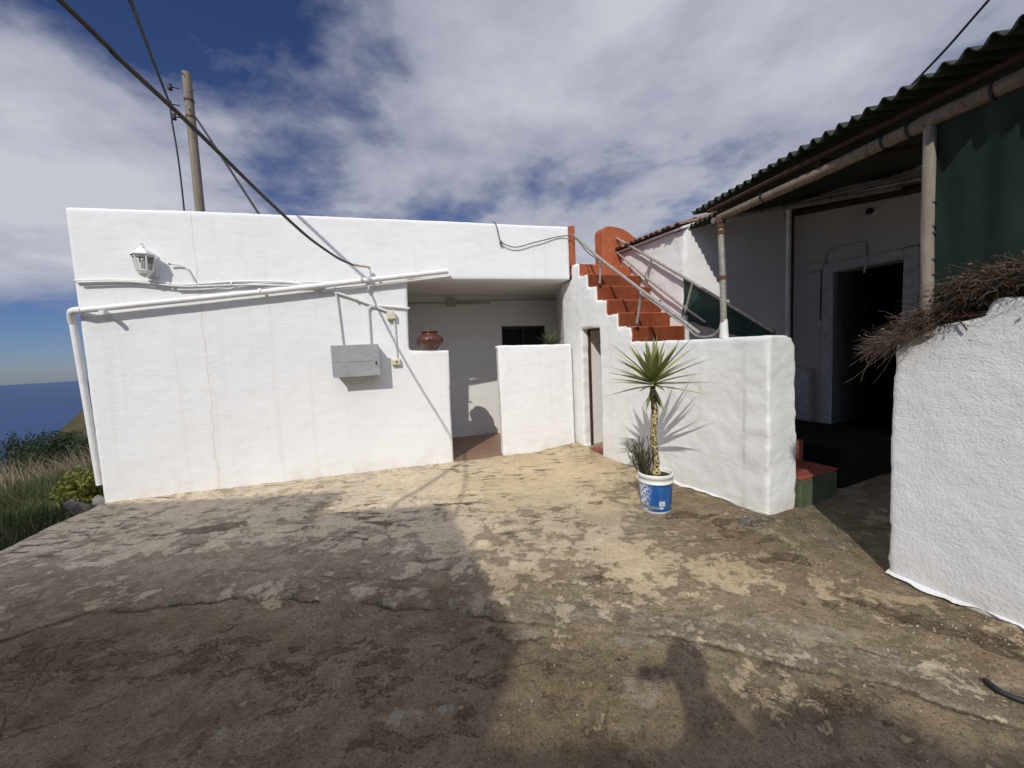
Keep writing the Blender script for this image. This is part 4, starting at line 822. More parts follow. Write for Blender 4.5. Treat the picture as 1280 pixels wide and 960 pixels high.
# ------------------------------------------------------------------ pile of dried branches on the wall
mb = MB()
def twig(p, d, L, r, bend, k=4):
    pts = [p]; d = d.normalized(); st = L / k
    for i in range(k):
        d = (d + Vector((random.uniform(-1, 1), random.uniform(-1, 1), random.uniform(-1, 1))) * bend + Vector((0, 0, -.04))).normalized(); pts.append(pts[-1] + d * st)
    mb.tube(pts, r, 3, False, r * .35); return pts
tipc = at_depth(1092, 436, 2.42); midc = at_depth(1180, 385, 2.30); endc = at_depth(1275, 345, 2.02); farc = endc + Vector((.10, -.45, .05))
spine = [tipc, at_depth(1130, 420, 2.38), midc, at_depth(1225, 358, 2.15), endc, farc]
for i in range(6500):
    t = random.random() ** .8 * (len(spine) - 1.02); k = int(t); p = spine[k].lerp(spine[k + 1], t - k); ax = (spine[k] - spine[k + 1]).normalized()
    fat = min(1, .17 + t * .33); off = Vector((random.gauss(0, .05), random.gauss(0, .07), random.gauss(0, .031))) * fat * (1.15 if i % 3 == 0 else .8)
    p = p + off + Vector((0, 0, .005 + .015 * min(1, t)))
    if t > 1.2:
        d = ax * .6 + Vector((random.gauss(0, 1.0), random.gauss(0, 1.0), random.gauss(0, .5)))
    else: d = ax + Vector((random.gauss(0, .40), random.gauss(0, .35), random.gauss(0, .42)))
    twig(p, d, random.uniform(.04, .14), random.choice((.0006, .0008, .001, .0014, .0024)), .34, 5)
for i in range(70):
    t = random.uniform(.9, len(spine) - 1.1); k = int(t); p = spine[k].lerp(spine[k + 1], t - k); ax = (spine[k] - spine[k + 1]).normalized()
    twig(p + Vector((random.gauss(0, .03), random.gauss(0, .04), random.uniform(-.03, .05))), ax + Vector((random.gauss(0, .2), random.gauss(0, .2), random.gauss(0, .12))), random.uniform(.2, .42), random.uniform(.0015, .0035), .16, 7)
for i in range(420):
    t = random.uniform(.8, len(spine) - 1.1); k = int(t); p = spine[k].lerp(spine[k + 1], t - k) + Vector((random.gauss(0, .06), random.gauss(0, .07), random.gauss(.02, .05)))
    d = Vector((random.gauss(0, 1), random.gauss(0, 1), random.gauss(0, .6))).normalized(); s_ = d.orthogonal().normalized(); L = random.uniform(.010, .028)
    mb.add([p, p + d * L * .5 + s_ * L * .3, p + d * L, p + d * L * .5 - s_ * L * .3], [(0, 1, 2, 3)])
tag(mb.build('dry_branches', M['twig']), 'tangled heap of dry reddish twigs lying on the coarse right wall', 'branches')
a_, z_ = RW.hit(1203, 403, -.01)
mb = MB(); mb.box(RW, .16, .40, .02, .22, 1.662, 1.70); mb.box(RW, .18, .395, .0, .015, 1.675, 1.683); tag(mb.build('dark_board', M['darkwood'], bevel=.004), 'dark weathered board under the dry twigs on the right wall', 'board')
mb = MB(); mb.tube([RW.w(1199, 400, -.01), RW.w(1204, 406, -.015), RW.w(1209, 413, -.012)], .004, 6); tag(mb.build('wall_stick', M['rust']), 'short dark stick poking from the right wall below the twigs', 'stick')
# ------------------------------------------------------------------ hose, rubble
hp = [on_ground(1232, 854, .013), on_ground(1243, 864, .016), on_ground(1258, 872, .014), on_ground(1282, 881, .014), on_ground(1330, 895, .013)]
cable('black_hose', hp, .0125, M['black'], 'black hose end lying on the concrete at the far right', 'hose')
def rock(name, c, r, seed, mat, squash=.7, lab=None, cat=None, parent=None):
    bm = bmesh.new(); bmesh.ops.create_icosphere(bm, subdivisions=3, radius=1); rr = random.Random(seed)
    ph = [Vector((rr.uniform(-1, 1), rr.uniform(-1, 1), rr.uniform(-1, 1))).normalized() for _ in range(16)]; of = [rr.uniform(.55, .95) for _ in ph]
    for v in bm.verts:
        d = v.co.normalized(); s_ = 1
        for p, o in zip(ph, of):
            k = d.dot(p)
            if k > o: s_ = min(s_, o / k)
        v.co = d * s_ * Vector((1, 1, 1)).length / 1.732
        v.co = Vector((v.co.x * r[0], v.co.y * r[1], v.co.z * r[2])) + Vector(c)
    me = bpy.data.meshes.new(name); bm.to_mesh(me); bm.free(); o = link(name, me, mat, parent)
    if lab: tag(o, lab, cat)
    return o
rb = empty('rubble', ground(942, 655), 'little heap of broken mortar at the foot of the white pier', 'rubble')
for i in range(26):
    q = ground(940 + random.gauss(0, 12), 655 + random.gauss(0, 4)); rr = random.uniform(.010, .032)
    rock('lump', (q.x, q.y, gz_(q.x, q.y) + rr * .4), (rr * 1.3, rr, rr * .8), i + 50, M['stone'], parent=rb)
# loose chips of whitewash and small stones
sm = MB(); r_ = random.Random(3)
for i in range(420):
    px, py = r_.choice([(r_.uniform(560, 1270), r_.uniform(600, 900)), (r_.gauss(1030, 50), r_.gauss(680, 22)), (r_.gauss(1200, 60), r_.gauss(790, 35)), (r_.uniform(30, 620), r_.uniform(640, 940))])
    q = ground(px, py); s_ = r_.uniform(.0015, .0055) * (1.5 if r_.random() < .06 else 1); a = r_.uniform(0, 6)
    q = Vector((q.x, q.y, gz_(q.x, q.y) - .014))
    sm.add([q + Vector((math.cos(a + t) * s_ * r_.uniform(.7, 1.3), math.sin(a + t) * s_ * r_.uniform(.7, 1.3), .016)) for t in (0, 1.6, 3.1, 4.7)] + [q + Vector((0, 0, .022 + s_ * .7))], [(0, 1, 4), (1, 2, 4), (2, 3, 4), (3, 0, 4), (3, 2, 1, 0)])
tag(sm.build('loose_grit', plain('pale_grit', (.40, .37, .31), .9, .1, var=.5, scale=60)), 'pale grit and flakes scattered over the concrete', 'grit', kind='stuff')
# ================================================================== bucket with yucca
bc = Vector((1.345, 3.70, gz_(1.345, 3.70) + .002)); BH = .375
bk = empty('paint_bucket', bc, 'white plastic paint bucket with torn blue label, used as a planter', 'bucket')
lb = lambda nm, mb, mat, sm=True, **k: mb.build(nm, mat, bk, sm, mw=Matrix.Translation(bc), **k)
z0 = (0, 0, 0)
lb('body', MB().lathe([(0, 0), (.132, 0), (.137, .008), (.158, .372), (.152, .375), (.148, .368), (.142, .05), (0, .05)], z0, 56), M['bucketwhite'])
lb('rim', MB().lathe([(.1565, .285), (.164, .288), (.1645, .300), (.159, .305), (.160, .335), (.166, .338), (.1665, .372), (.160, .378), (.1585, .372)], z0, 56), M['bucketwhite'])
rz = lambda z: .137 + (.158 - .137) * (z - .008) / .364
lb('label', MB().lathe([(rz(.024) + .0015, .024), (rz(.282) + .0015, .282)], z0, 72), M['bucketblue'])
def patch(a0, a1, z0_, z1_, off, n=10):
    vs = []; fs = []
    for i in range(n + 1):
        a = a0 + (a1 - a0) * i / n
        for z in (z0_, z1_): r = rz(z) + off; vs.append(Vector((r * math.cos(a), r * math.sin(a), z)))
    for i in range(n): fs.append((2 * i, 2 * i + 2, 2 * i + 3, 2 * i + 1))
    return MB().add(vs, fs)
fa = math.atan2(-bc.y, -bc.x)   # angle that faces the viewer
pn = patch(fa + .18, fa + .92, .05, .262, .003); lb('label_panel', pn, M['bucketlight'])
pw_ = MB(); 
for a0, a1, zz0, zz1 in ((.20, .56, .082, .128), (.22, .46, .055, .070)): pw_.add(*(lambda q: (q.v, q.f))(patch(fa + a0, fa + a1, zz0, zz1, .0045)))
lb('label_panel', pw_, M['bucketwhite'])
tx = MB()
for k in range(9):
    zz = .245 - k * .0115; tx.add(*(lambda q: (q.v, q.f))(patch(fa + .24, fa + (.66 if k % 3 else .8), zz, zz + .003, .0045)))
lb('lettering', tx, M['bucketblue']); tx = MB()
for k in range(4): tx.add(*(lambda q: (q.v, q.f))(patch(fa + .235, fa + .46 + .04 * (k % 2), .090 + k * .009, .0935 + k * .009, .006)))
lb('lettering', tx, M['bucketblue'])
lb('soil', MB().lathe([(0, .365), (.05, .358), (.11, .345), (.147, .335)], z0, 40), M['soil'])
hw = MB(); hw.tube(smooth_path([Vector((.168 * math.cos(fa + s_ * 1.5), .168 * math.sin(fa + s_ * 1.5), z)) + Vector((math.cos(fa), math.sin(fa), 0)) * o_ for s_, z, o_ in ((-1, .315, 0), (-.8, .20, .03), (-.4, .10, .02))], 4), .002, 6)
ear = MB(); ear.tube([Vector((.162 * math.cos(fa - 1.5), .162 * math.sin(fa - 1.5), .315)), Vector((.176 * math.cos(fa - 1.5), .176 * math.sin(fa - 1.5), .315))], .014, 10); lb('handle_ear', ear, M['bucketwhite'])
# yucca
yb = bc + Vector((-.005, -.01, .355)); yt = Vector((yb.x - .010, yb.y - .01, 1.235))
yu = empty('yucca', yb, 'tall spiky yucca with a slim scarred trunk growing in the paint bucket', 'plant')
mb = MB(); npt = 22; pts = [yb.lerp(yt, i / npt) + Vector((.008 * math.sin(i * .5), .005 * math.cos(i * .7), -.02)) for i in range(npt + 1)]
mb.tube(pts, [.068 if i == 0 else .048 if i == 1 else .031 + .003 * math.sin(i * 2.3) - .004 * i / npt for i in range(npt + 1)], 16); mb.build('trunk', M['yuccabark'], yu, True)
mb = MB(); crown = yt + Vector((0, 0, .0))
for i in range(54):
    t = i / 53; e = 1.50 - t ** .75 * 1.58 + random.uniform(-.08, .08); a = i * 2.399963 + random.uniform(-.25, .25)
    d = Vector((math.cos(a) * math.cos(e), math.sin(a) * math.cos(e), math.sin(e))); st = crown + Vector((0, 0, (1 - t) * .07 - .02)) + d * .02
    blade(mb, st, d, Vector((0, 0, 1)) if e < 1.35 else Vector((math.cos(a), math.sin(a), 0.01)), random.uniform(.47, .60) * (1 if t > .28 else .72), random.uniform(.054, .072), random.uniform(-.03, .13), 8, .14)
for a, L, w in ((-2.6, .26, .042), (-.9, .34, .044), (2.0, .26, .036), (.5, .28, .036)):
    d = Vector((math.cos(a) * .42, math.sin(a) * .42, -.90)); blade(mb, crown + Vector((0, 0, -.03)), d, Vector((math.cos(a), math.sin(a), .3)), L, w, -.03, 8, .16)
mb.build('crown', M['yucca'], yu)
dl = MB()
for i in range(12):
    a = random.uniform(0, 6.28); d = Vector((math.cos(a) * .6, math.sin(a) * .6, -.8)); blade(dl, crown + Vector((0, 0, -.05 - random.random() * .05)), d, Vector((math.cos(a), math.sin(a), .4)), random.uniform(.08, .20), .022, random.uniform(-.05, .3), 5, .25)
dl.build('dead_leaves', M['reed'], yu)
# small grey-green shrub sharing the bucket
sh = empty('small_shrub', bc + Vector((-.10, .0, .35)), 'wispy grey-green shrub leaning out of the bucket left of the yucca', 'plant')
st_ = MB(); lf = MB()
for i in range(40):
    p = bc + Vector((-.095 + random.gauss(0, .022), random.gauss(0, .03), .335)); d = Vector((random.gauss(-.26, .26), random.gauss(0, .22), 1)).normalized(); L = random.uniform(.20, .40); k = 7; cur = p; pts = [cur]
    for j in range(k):
        d = (d + Vector((random.gauss(.01, .09), random.gauss(0, .09), .05))).normalized(); cur = cur + d * L / k; pts.append(cur)
    st_.tube(pts, .0035, 4, False, .0015)
    for j in range(1, k + 1):
        for q in range(5):
            a = random.uniform(0, 6.28); ld = (d * .9 + Vector((math.cos(a), math.sin(a), .2)) * .55).normalized(); blade(lf, pts[j].lerp(pts[j - 1], random.random()), ld, Vector((0, 0, 1)), random.uniform(.022, .05), .010, 0, 2, .1)
st_.build('stems', M['darkwood'], sh); lf.build('leaves', M['shrubgrey'], sh)
# ================================================================== left edge: stones, bush, grass, hedge
rock('edge_stone', (-5.08, 4.42, .0), (.17, .13, .16), 4, M['stone'], lab='large grey stone at the concrete edge below the yellow-green bush', cat='stone')
rock('edge_stone', (-5.03, 4.60, .02), (.07, .08, .10), 9, M['palestone'], lab='small pale stone against the foot of the left house corner', cat='stone')
def leafcloud(c, r, n, size, seed):
    rr = random.Random(seed); mb = MB()
    for i in range(n):
        while True:
            p = Vector((rr.uniform(-1, 1), rr.uniform(-1, 1), rr.uniform(-1, 1)))
            if p.length < 1 and p.length > .35 * rr.random(): break
        p = Vector((p.x * r[0], p.y * r[1], p.z * r[2])) * (1 + .25 * math.sin(p.x * 5 + seed) * math.cos(p.y * 6)) + Vector(c)
        d = Vector((rr.uniform(-1, 1), rr.uniform(-1, 1), rr.uniform(-.3, 1))).normalized(); s_ = d.orthogonal().normalized(); L = size * rr.uniform(.6, 1.4)
        mb.add([p, p + d * L * .5 + s_ * L * .32, p + d * L, p + d * L * .5 - s_ * L * .32], [(0, 1, 2, 3)])
    return mb
yg = empty('yellow_bush', (-5.35, 4.75, -.2), 'small yellow-green bush behind the edge stone at the house corner', 'bush')
leafcloud((-5.38, 4.80, .12), (.30, .26, .26), 1300, .055, 3).build('foliage', M['yellowgreen'], yg)
mb = MB()
for i in range(9): mb.tube([Vector((-5.38, 4.8, -.25)), Vector((-5.38 + random.uniform(-.2, .2), 4.8 + random.uniform(-.2, .2), .15))], .008, 5)
mb.build('stems', M['darkwood'], yg)
def th1(x, y): return float(terrain_h(np.array([x]), np.array([y]))[0])
def blades(n, region, h0, h1, w, mat, name, lab, cat, lean=(.0, .0), curl=.5, k=4):
    P = np.array([region() for _ in range(n)]); x, y = P[:, 0], P[:, 1]; z = terrain_h(x, y) - .02
    hgt = RNG.uniform(h0, h1, n); a = RNG.uniform(0, 2 * np.pi, n); ca, sa = np.cos(a), np.sin(a); ll = RNG.normal(0, .35, n) * curl
    la = RNG.uniform(0, 2 * np.pi, n); lx = np.cos(la) * ll + lean[0]; ly = np.sin(la) * ll + lean[1]
    V = np.zeros((n, k * 2 + 1, 3)); 
    for i in range(k):
        t = i / k; ww = w * (1 - t * .7) * (.6 + .8 * RNG.random(n))
        cx = x + lx * hgt * t ** 1.6; cy_ = y + ly * hgt * t ** 1.6; cz = z + hgt * t * (1 - .12 * t * np.abs(ll + .3))
        V[:, 2 * i] = np.stack([cx - ca * ww, cy_ - sa * ww, cz], -1); V[:, 2 * i + 1] = np.stack([cx + ca * ww, cy_ + sa * ww, cz], -1)
    V[:, -1] = np.stack([x + lx * hgt, y + ly * hgt, z + hgt * (1 - .12 * np.abs(ll + .3))], -1)
    fs = []
    for i in range(k - 1): fs += [(2 * i, 2 * i + 1, 2 * i + 3), (2 * i, 2 * i + 3, 2 * i + 2)]
    fs += [(2 * k - 2, 2 * k - 1, 2 * k)]
    f = (np.arange(n)[:, None, None] * (2 * k + 1) + np.array(fs)[None]).reshape(-1, 3)
    return tag(np_mesh(name, V.reshape(-1, 3), f, mat), lab, cat, kind='stuff')
def near_region():
    while True:
        x = random.uniform(-10.5, -4.95); y = random.uniform(2.2, 9.5)
        if x < edge_x(y) - .10 - (.0 if y < 4.5 else .1) and -x / max(y, .1) > .93: return x, y
def far_region():
    while True:
        r = random.uniform(3.2, 22); a = rad(random.uniform(-62, -44)); x, y = -4.9 + (r) * math.sin(a), 4.6 + r * math.cos(a) - .0
        if -x / y > .93 and x < -5.3: return x, y
blades(26000, near_region, .10, .36, .006, M['grass'], 'grass', 'green grass and weeds growing beside the concrete edge', 'grass', (.05, .03), .9)
blades(16000, far_region, .25, .70, .008, M['grass'], 'tall_grass', 'taller green grass on the slope below the dry reeds', 'grass', (-.1, 0), 1.1)
def reed_region():
    while True:
        x, y = far_region()
        if math.hypot(x + 4.9, y - 4.6) > 6.0 + 2.2 * math.sin(x * 1.3) * math.cos(y): return x, y
blades(2300, reed_region, .45, 1.25, .008, M['reed'], 'dry_reeds', 'pale dry reeds leaning on the slope left of the house', 'reeds', (-.45, .12), 1.3, 6)
# broad-leaved weeds in the grass
wv = MB()
for i in range(260):
    x, y = near_region(); z = th1(x, y)
    for q in range(9):
        a = random.uniform(0, 6.28); e = random.uniform(.3, 1.2); d = Vector((math.cos(a) * math.cos(e), math.sin(a) * math.cos(e), math.sin(e))); blade(wv, Vector((x, y, z + .02)), d, Vector((0, 0, 1)), random.uniform(.12, .30), random.uniform(.02, .045), .08, 3, .1)
tag(wv.build('weeds', M['grass']), 'broad-leaved weeds among the grass beside the concrete', 'weeds', kind='stuff')
for i, (px, d, r, lab) in enumerate(((14, 44, 1.2, 'low dark green bush at the left edge of the hill line'), (38, 43, 1.4, 'round dark green bush on the hill line just right of the leftmost one'), (60, 42, 1.8, 'tallest dark green bush on the hill line, middle of the row'), (84, 43, 1.7, 'broad dark green bush on the hill line near the house corner'), (108, 41, 1.8, 'dark green bush on the hill line next to the house downpipe'))):
    q = at_depth(px, 540, d); z = th1(q.x, q.y); zt = at_depth(px, 544 - (5 if i in (2, 3) else 0), d).z; hh = max(.55, (zt - z) / 2)
    b = empty('hill_bush', (q.x, q.y, z), lab, 'bush', 'dark bushes along the hill line')
    leafcloud((q.x, q.y, z + hh), (r, r, hh), 3600, .17, i + 20).build('foliage', M['darkgreen'], b)
    mb = MB(); mb.tube([Vector((q.x, q.y, z - .2)), Vector((q.x + .1, q.y, z + hh))], .09, 6, True, .03); mb.build('stem', M['darkwood'], b)
# ================================================================== utility pole and cables
PX = at_depth(250, 262, 8.9); PT = at_depth(233, 91, 8.9)
up = empty('utility_pole', (PX.x, PX.y, -.2), 'weathered wooden utility pole rising behind the white house', 'utility pole')
mb = MB(); axp = (PT - PX).normalized(); mb.tube([PX - axp * 4.2, PX, PX.lerp(PT, .5), PT], [.095, .090, .086, .082], 18); mb.build('pole', M['woodpole'], up, autosmooth=40)
def pp(t, dx=0, dy=0): return PX.lerp(PT, t) + Vector((dx, dy, 0))
mb = MB(); mb.tube([pp(.97, 0, -.14), pp(.97, 0, .14)], .012, 6); mb.build('bolt', M['rust'], up); mb = MB(); mb.tube([pp(.84, .10, -.1), pp(.845, .24, -.14)], .010, 6); mb.build('bolt', M['rust'], up)
for t, dx in ((.86, -.22), (.74, -.26), (.65, -.20)):
    mb = MB(); mb.tube([pp(t, dx * .4, -.12), pp(t, dx, -.2)], .012, 6); mb.build('bracket', M['black'], up)
    mb = MB(); q = pp(t, dx, -.2); mb.lathe([(.0, -.07), (.030, -.07), (.045, -.05), (.030, -.03), (.048, -.005), (.030, .02), (.038, .05), (.0, .06)], q, 12); mb.build('insulator', M['black'], up, True)
for t in (.80, .68):
    mb = MB(); mb.tube([pp(t) - axp * .02, pp(t) + axp * .02], .094, 18); mb.build('steel_band', M['rust'], up)
def sagline(a, b, sag, n=24): return [a.lerp(b, i / n) - Vector((0, 0, sag * 4 * (i / n) * (1 - i / n))) for i in range(n + 1)]
wa = H.w(441, 331, -.20)
q1 = CAM + ray(75, 0) * 1.82; dirq = (q1 - H.w(380, 288, -.55)).normalized()
vpn = Vector((q1 - wa).xy.to_3d()); vpn = Vector((-vpn.y, vpn.x, 0)).normalized()
def on_vp(x, y): d = ray(x, y); return CAM + d * ((wa - CAM).dot(vpn) / d.dot(vpn))
thick = [wa, on_vp(425, 324), on_vp(405, 311), on_vp(380, 292), on_vp(330, 246), on_vp(240, 158), on_vp(150, 74), q1, q1 + (q1 - wa) * .6 + Vector((0, 0, .12)), q1 + (q1 - wa) * 1.42 + Vector((-.28, 0, .38))]
cable('service_cable', thick, .014, M['cablegrey'], 'thick service cable running down from the upper left to the wall conduit', 'cable', smooth=6)
cable('overhead_cable', sagline(pp(.74, -.26, -.2), CAM + ray(163, 0) * 3.4 + Vector((0, 0, 0)), .02) + [CAM + ray(120, -130) * 2.6], .020, M['black'], 'black cable from the pole insulators up and out of the top of the picture', 'cable', smooth=2)
cable('overhead_cable', [pp(.70, .10, -.16), pp(.63, .30, -.3), H.w(285, 208, 2.6), H.w(324, 268, 2.0)], .020, M['black'], 'black cable dropping from the right side of the pole behind the roof', 'cable', smooth=4)
cable('drop_cable', [pp(.74, -.26, -.2), pp(.6, -.25, -.2), pp(.40, -.21, -.2), pp(.15, -.19, -.2), pp(-.3, -.19, -.2)], .016, M['black'], 'thin black cable hanging straight down the left side of the pole', 'cable', smooth=4)
ra = at_depth(1138, 108, 5.2); rb_ = CAM + ray(1236, 0) * 4.2
cable('overhead_cable', [ra + (ra - rb_) * .25, ra, ra.lerp(rb_, .5) - Vector((0, 0, .02)), rb_, rb_ + (rb_ - ra) * .6], .014, M['black'], 'black cable crossing the sky above the corrugated canopy at upper right', 'cable', smooth=4)
# ================================================================== neighbour building and photographer behind the camera (they throw the foreground shadows)
HB = 5.0; shf = Vector((SUN.x, SUN.y)) / -SUN.z * HB
foot = [(-13, 4.4), (-2.07, 4.62), (-2.05, 3.95), (-.75, 4.06), (-.39, 3.09), (-.02, 2.03), (-.15, 1.50), (.9, 1.44), (.95, 1.58), (1.5, 1.60), (1.65, 1.38), (2.2, 1.30), (4.5, 1.2), (4.5, -1), (-13, -1)]
foot = [(a - shf.x, b - shf.y) for a, b in foot]
nb = empty('neighbour_house', (foot[4][0], foot[4][1], 0), 'plain white neighbouring house behind the viewpoint whose shadow covers the yard', 'house')
mb = MB(); mb.prism([foot], lambda p: Vector((p[0], p[1], -.4)), lambda p: Vector((p[0], p[1], HB - .02))); mb.build('wall', plain('neighbour_render', (.46, .44, .40), .9, .1), nb)
mb = MB(); mb.prism([foot], lambda p: Vector((p[0], p[1], HB - .018)), lambda p: Vector((p[0], p[1], HB + .0))); mb.build('roof', M['plaster_grey'], nb)
mp = Vector((-1.32, 4.06)) - shf; mb = MB(); mtop = HB + 1.35; mb.tube([Vector((mp.x, mp.y + -.05, HB - .3)), Vector((mp.x, mp.y - .05, mtop))], .035, 8); mb.build('mast', M['galv'], nb)
# photographer
def skin_body(name, verts, edges, radii, mat, parent, root=0):
    me = bpy.data.meshes.new(name); me.from_pydata(verts, edges, []); o = link(name, me, mat, parent)
    md = o.modifiers.new('skin', 'SKIN'); md.use_smooth_shade = True
    sv = me.skin_vertices[0].data
    for i, r in enumerate(radii): sv[i].radius = (r, r)
    sv[root].use_root = True
    ss_ = o.modifiers.new('sub', 'SUBSURF'); ss_.levels = 2; ss_.render_levels = 2
    return o
PB = Vector((.12, -.40, 0))
pn_ = empty('person', PB, 'person in a dark shirt holding up a phone, known from the shadow on the concrete', 'person')
def pv(x, y, z): return (PB.x + x, PB.y + y, z)
V_ = []; E_ = []; R_ = []
def jn(p, r, par=None):
    V_.append(p); R_.append(r)
    if par is not None: E_.append((par, len(V_) - 1))
    return len(V_) - 1
pel = jn(pv(0, 0, .98), .155); wa_ = jn(pv(0, .0, 1.15), .135, pel); ch = jn(pv(0, .0, 1.38), .150, wa_); nk0 = jn(pv(0, .02, 1.55), .075, ch); nk = jn(pv(0, .05, 1.64), .055, nk0)
hd0 = jn(pv(0, .10, 1.73), .085, nk); hd1 = jn(pv(0, .11, 1.82), .095, hd0); hd2 = jn(pv(0, .10, 1.88), .06, hd1)
for s_ in (-1, 1):
    hp_ = jn(pv(.10 * s_, 0, .90), .095, pel); kn = jn(pv(.11 * s_, .03, .50), .062, hp_); an = jn(pv(.11 * s_, -.01, .09), .042, kn); jn(pv(.12 * s_, .17, .035), .035, an)
    cl_ = jn(pv(.10 * s_, .0, 1.50), .085, ch); shd = jn(pv(.19 * s_, .0, 1.47), .075, cl_); up_a = s_ > 0
    elb = jn(pv(.22, .10, 1.44) if up_a else pv(-.20, -.03, 1.20), .050, shd); wr = jn(pv(.06, .28, 1.585) if up_a else pv(-.21, .04, .95), .030, elb); pm = jn(pv(.0, .29, 1.60) if up_a else pv(-.25, .06, .86), .030, wr)
    for f_ in range(4):
        q = jn(pv(-.03, .30, 1.572 + .02 * f_) if up_a else pv(-.235 - .01 * f_, .045 + .018 * f_, .80), .0095, pm); jn(pv(-.065 + .004 * f_, .302, 1.575 + .02 * f_) if up_a else pv(-.225 - .008 * f_, .05 + .017 * f_, .755 + .006 * f_), .0085, q)
    q = jn(pv(-.01, .272, 1.63) if up_a else pv(-.215, .085, .83), .011, pm); jn(pv(-.035, .282, 1.648) if up_a else pv(-.205, .10, .79), .009, q)
skin_body('body', V_, E_, R_, M['cloth'], pn_)
fc = MB(); hc = Vector(pv(0, .115, 1.80))
fc.lathe([(.0, -.125), (.045, -.115), (.072, -.06), (.084, 0), (.083, .05), (.06, .10), (.0, .118)], hc, 20); fc.tube([hc + Vector((0, .080, .005)), hc + Vector((0, .108, -.022))], .014, 8)
for s_ in (-1, 1): fc.tube([hc + Vector((.078 * s_, -.01, .0)), hc + Vector((.094 * s_, -.02, .02))], .022, 8)
fc.build('face', M['skin'], pn_, True)
fc = MB(); fc.lathe([(.091, .0), (.096, .05), (.075, .105), (.0, .132)], hc + Vector((0, -.02, 0)), 20); fc.build('hair', M['hair'], pn_, True)
ph = empty('phone', Vector((.02, -.085, 1.60)), 'dark phone held up by the person behind the viewpoint', 'phone')
mb = MB(); mb.box(None, -.06, .10, -.095, -.087, 1.565, 1.642); mb.build('body', M['black'], ph, bevel=.004); mb = MB(); mb.box(None, -.056, .096, -.0975, -.0955, 1.569, 1.638); mb.build('screen', M['dark'], ph)
# ================================================================== sky and sun
w = bpy.data.worlds.new('World'); scn.world = w; w.use_nodes = True; nt = w.node_tree; N = nt.nodes; Lk = nt.links
bg = N['Background']; sky = N.new('ShaderNodeTexSky'); sky.sky_type = 'NISHITA'; sky.sun_disc = False; sky.sun_elevation = EL; sky.sun_rotation = AZ + math.pi; sky.altitude = 600; sky.air_density = .9; sky.dust_density = .3; sky.ozone_density = 3
class WM(Mat):
    def __init__(s): s.t = nt; s.n = N; s.l = Lk; s.obj = N.new('ShaderNodeTexCoord').outputs['Generated']
wm = WM(); sp = wm.node('ShaderNodeSeparateXYZ', {0: wm.obj}); X_, Y_, Z_ = sp.outputs
zz = wm.math('ADD', wm.math('MAXIMUM', Z_, 0.0), .16)
cx_ = wm.math('DIVIDE', X_, zz); cy_ = wm.math('DIVIDE', Y_, zz)
cv = wm.node('ShaderNodeCombineXYZ', {0: cx_, 1: cy_, 2: 3.7}).outputs[0]
n1 = wm.noise(1.25, 10, .60, .15, vec=cv); n2 = wm.noise(2.6, 6, .6, .2, vec=cv); n3 = wm.noise(.8, 5, .5, .2, vec=wm.node('ShaderNodeVectorMath', {0: cv, 1: (7, 3, 1)}, operation='ADD').outputs[0])
def sky_blob(px, py, deg, amp):
    """soft round bias of the cloud cover around one direction of the sky"""
    d = ray(px, py).normalized(); c = math.cos(rad(deg))
    dt = wm.node('ShaderNodeVectorMath', {0: wm.obj, 1: d}, operation='DOT_PRODUCT').outputs['Value']
    t = wm.math('MULTIPLY_ADD', dt, 1 / (1 - c), -c / (1 - c), clamp=True)
    return wm.math('MULTIPLY', wm.math('SMOOTHSTEP', t, 0.0, 1.0) if False else t, amp)
bias = wm.math('MULTIPLY_ADD', X_, .16, .10)
cov = wm.math('ADD', wm.math('MULTIPLY_ADD', n1, 1.75, -.375), bias); cov = wm.math('ADD', cov, wm.math('MULTIPLY_ADD', n2, .50, -.25))
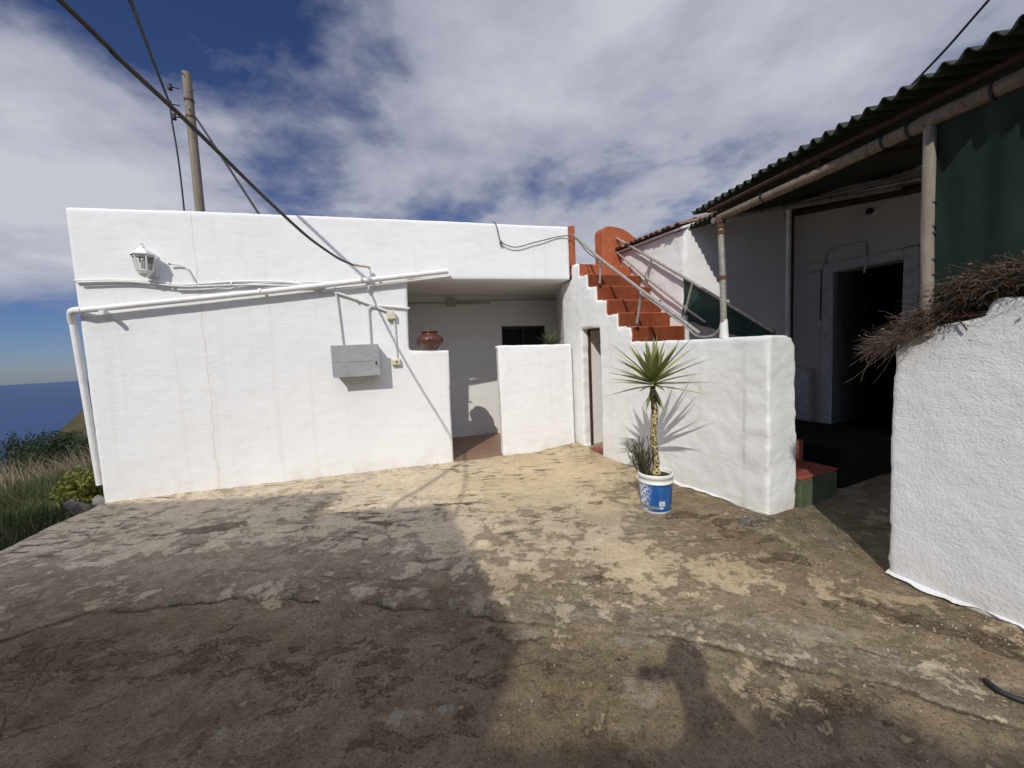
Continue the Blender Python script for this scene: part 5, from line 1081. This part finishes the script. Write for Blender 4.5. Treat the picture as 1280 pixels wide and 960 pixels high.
for b_ in ((40, 250, 19, .62), (15, 190, 12, .25), (55, 315, 8, .30), (120, 60, 24, -.22), (300, 90, 13, -.16), (480, 110, 6, -.16), (690, 40, 7, -.16), (630, 215, 24, .24), (1000, 120, 34, .05), (330, 230, 14, .10), (40, 400, 9, -.55), (560, 60, 20, .07)):
    cov = wm.math('ADD', cov, sky_blob(*b_))
hz = wm.math('MULTIPLY_ADD', Z_, 7.0, -.30, clamp=True)         # clear strip above the sea
cloud = wm.math('MULTIPLY', wm.ramp(cov, (.36, 0), (.50, .42), (.72, 1)), hz)
thick_ = wm.math('MULTIPLY_ADD', cov, .40, -.15)
ccol = wm.ramp(wm.math('ADD', wm.math('MULTIPLY', n3, .45), wm.math('ADD', wm.math('MULTIPLY', n2, .25), thick_)), (.30, (.20, .225, .33)), (.48, (.38, .40, .49)), (.68, (.56, .57, .635)))
SKY_S = .075
sky_fill = wm.node('ShaderNodeVectorMath', {0: wm.obj, 1: Vector((-.10, -.55, .83)).normalized()}, operation='DOT_PRODUCT').outputs['Value']
sky_fill = wm.math('MULTIPLY_ADD', wm.math('MULTIPLY_ADD', sky_fill, 1.7, -.55, clamp=True), 2.6, 1.0)   # unseen clouds overhead and sunward brightened, added fill for the shaded ground
ccol = wm.node('ShaderNodeVectorMath', {0: ccol, 3: sky_fill}, operation='SCALE').outputs[0]
scl = wm.node('ShaderNodeMix', {0: 1.0, 7: (1 / SKY_S, 1 / SKY_S, 1 / SKY_S, 1)}, data_type='RGBA', blend_type='MULTIPLY'); Lk.new(ccol, scl.inputs[6])
tint = wm.node('ShaderNodeMix', {0: 1.0, 7: (.52, .60, .88, 1)}, data_type='RGBA', blend_type='MULTIPLY'); Lk.new(sky.outputs[0], tint.inputs[6])
fin = wm.mix(cloud, tint.outputs[2], scl.outputs[2]); Lk.new(fin, bg.inputs['Color']); bg.inputs['Strength'].default_value = SKY_S
sun = bpy.data.lights.new('sun', 'SUN'); sun.energy = 3.2; sun.angle = rad(.6); sun.color = (1, .955, .875)
so_ = bpy.data.objects.new('sun', sun); COL.objects.link(so_); so_.rotation_euler = SUN.to_track_quat('-Z', 'Y').to_euler(); so_.location = (-3, -8, 9)
scn.view_settings.view_transform = 'Standard'; scn.view_settings.look = 'None'; scn.view_settings.exposure = 0
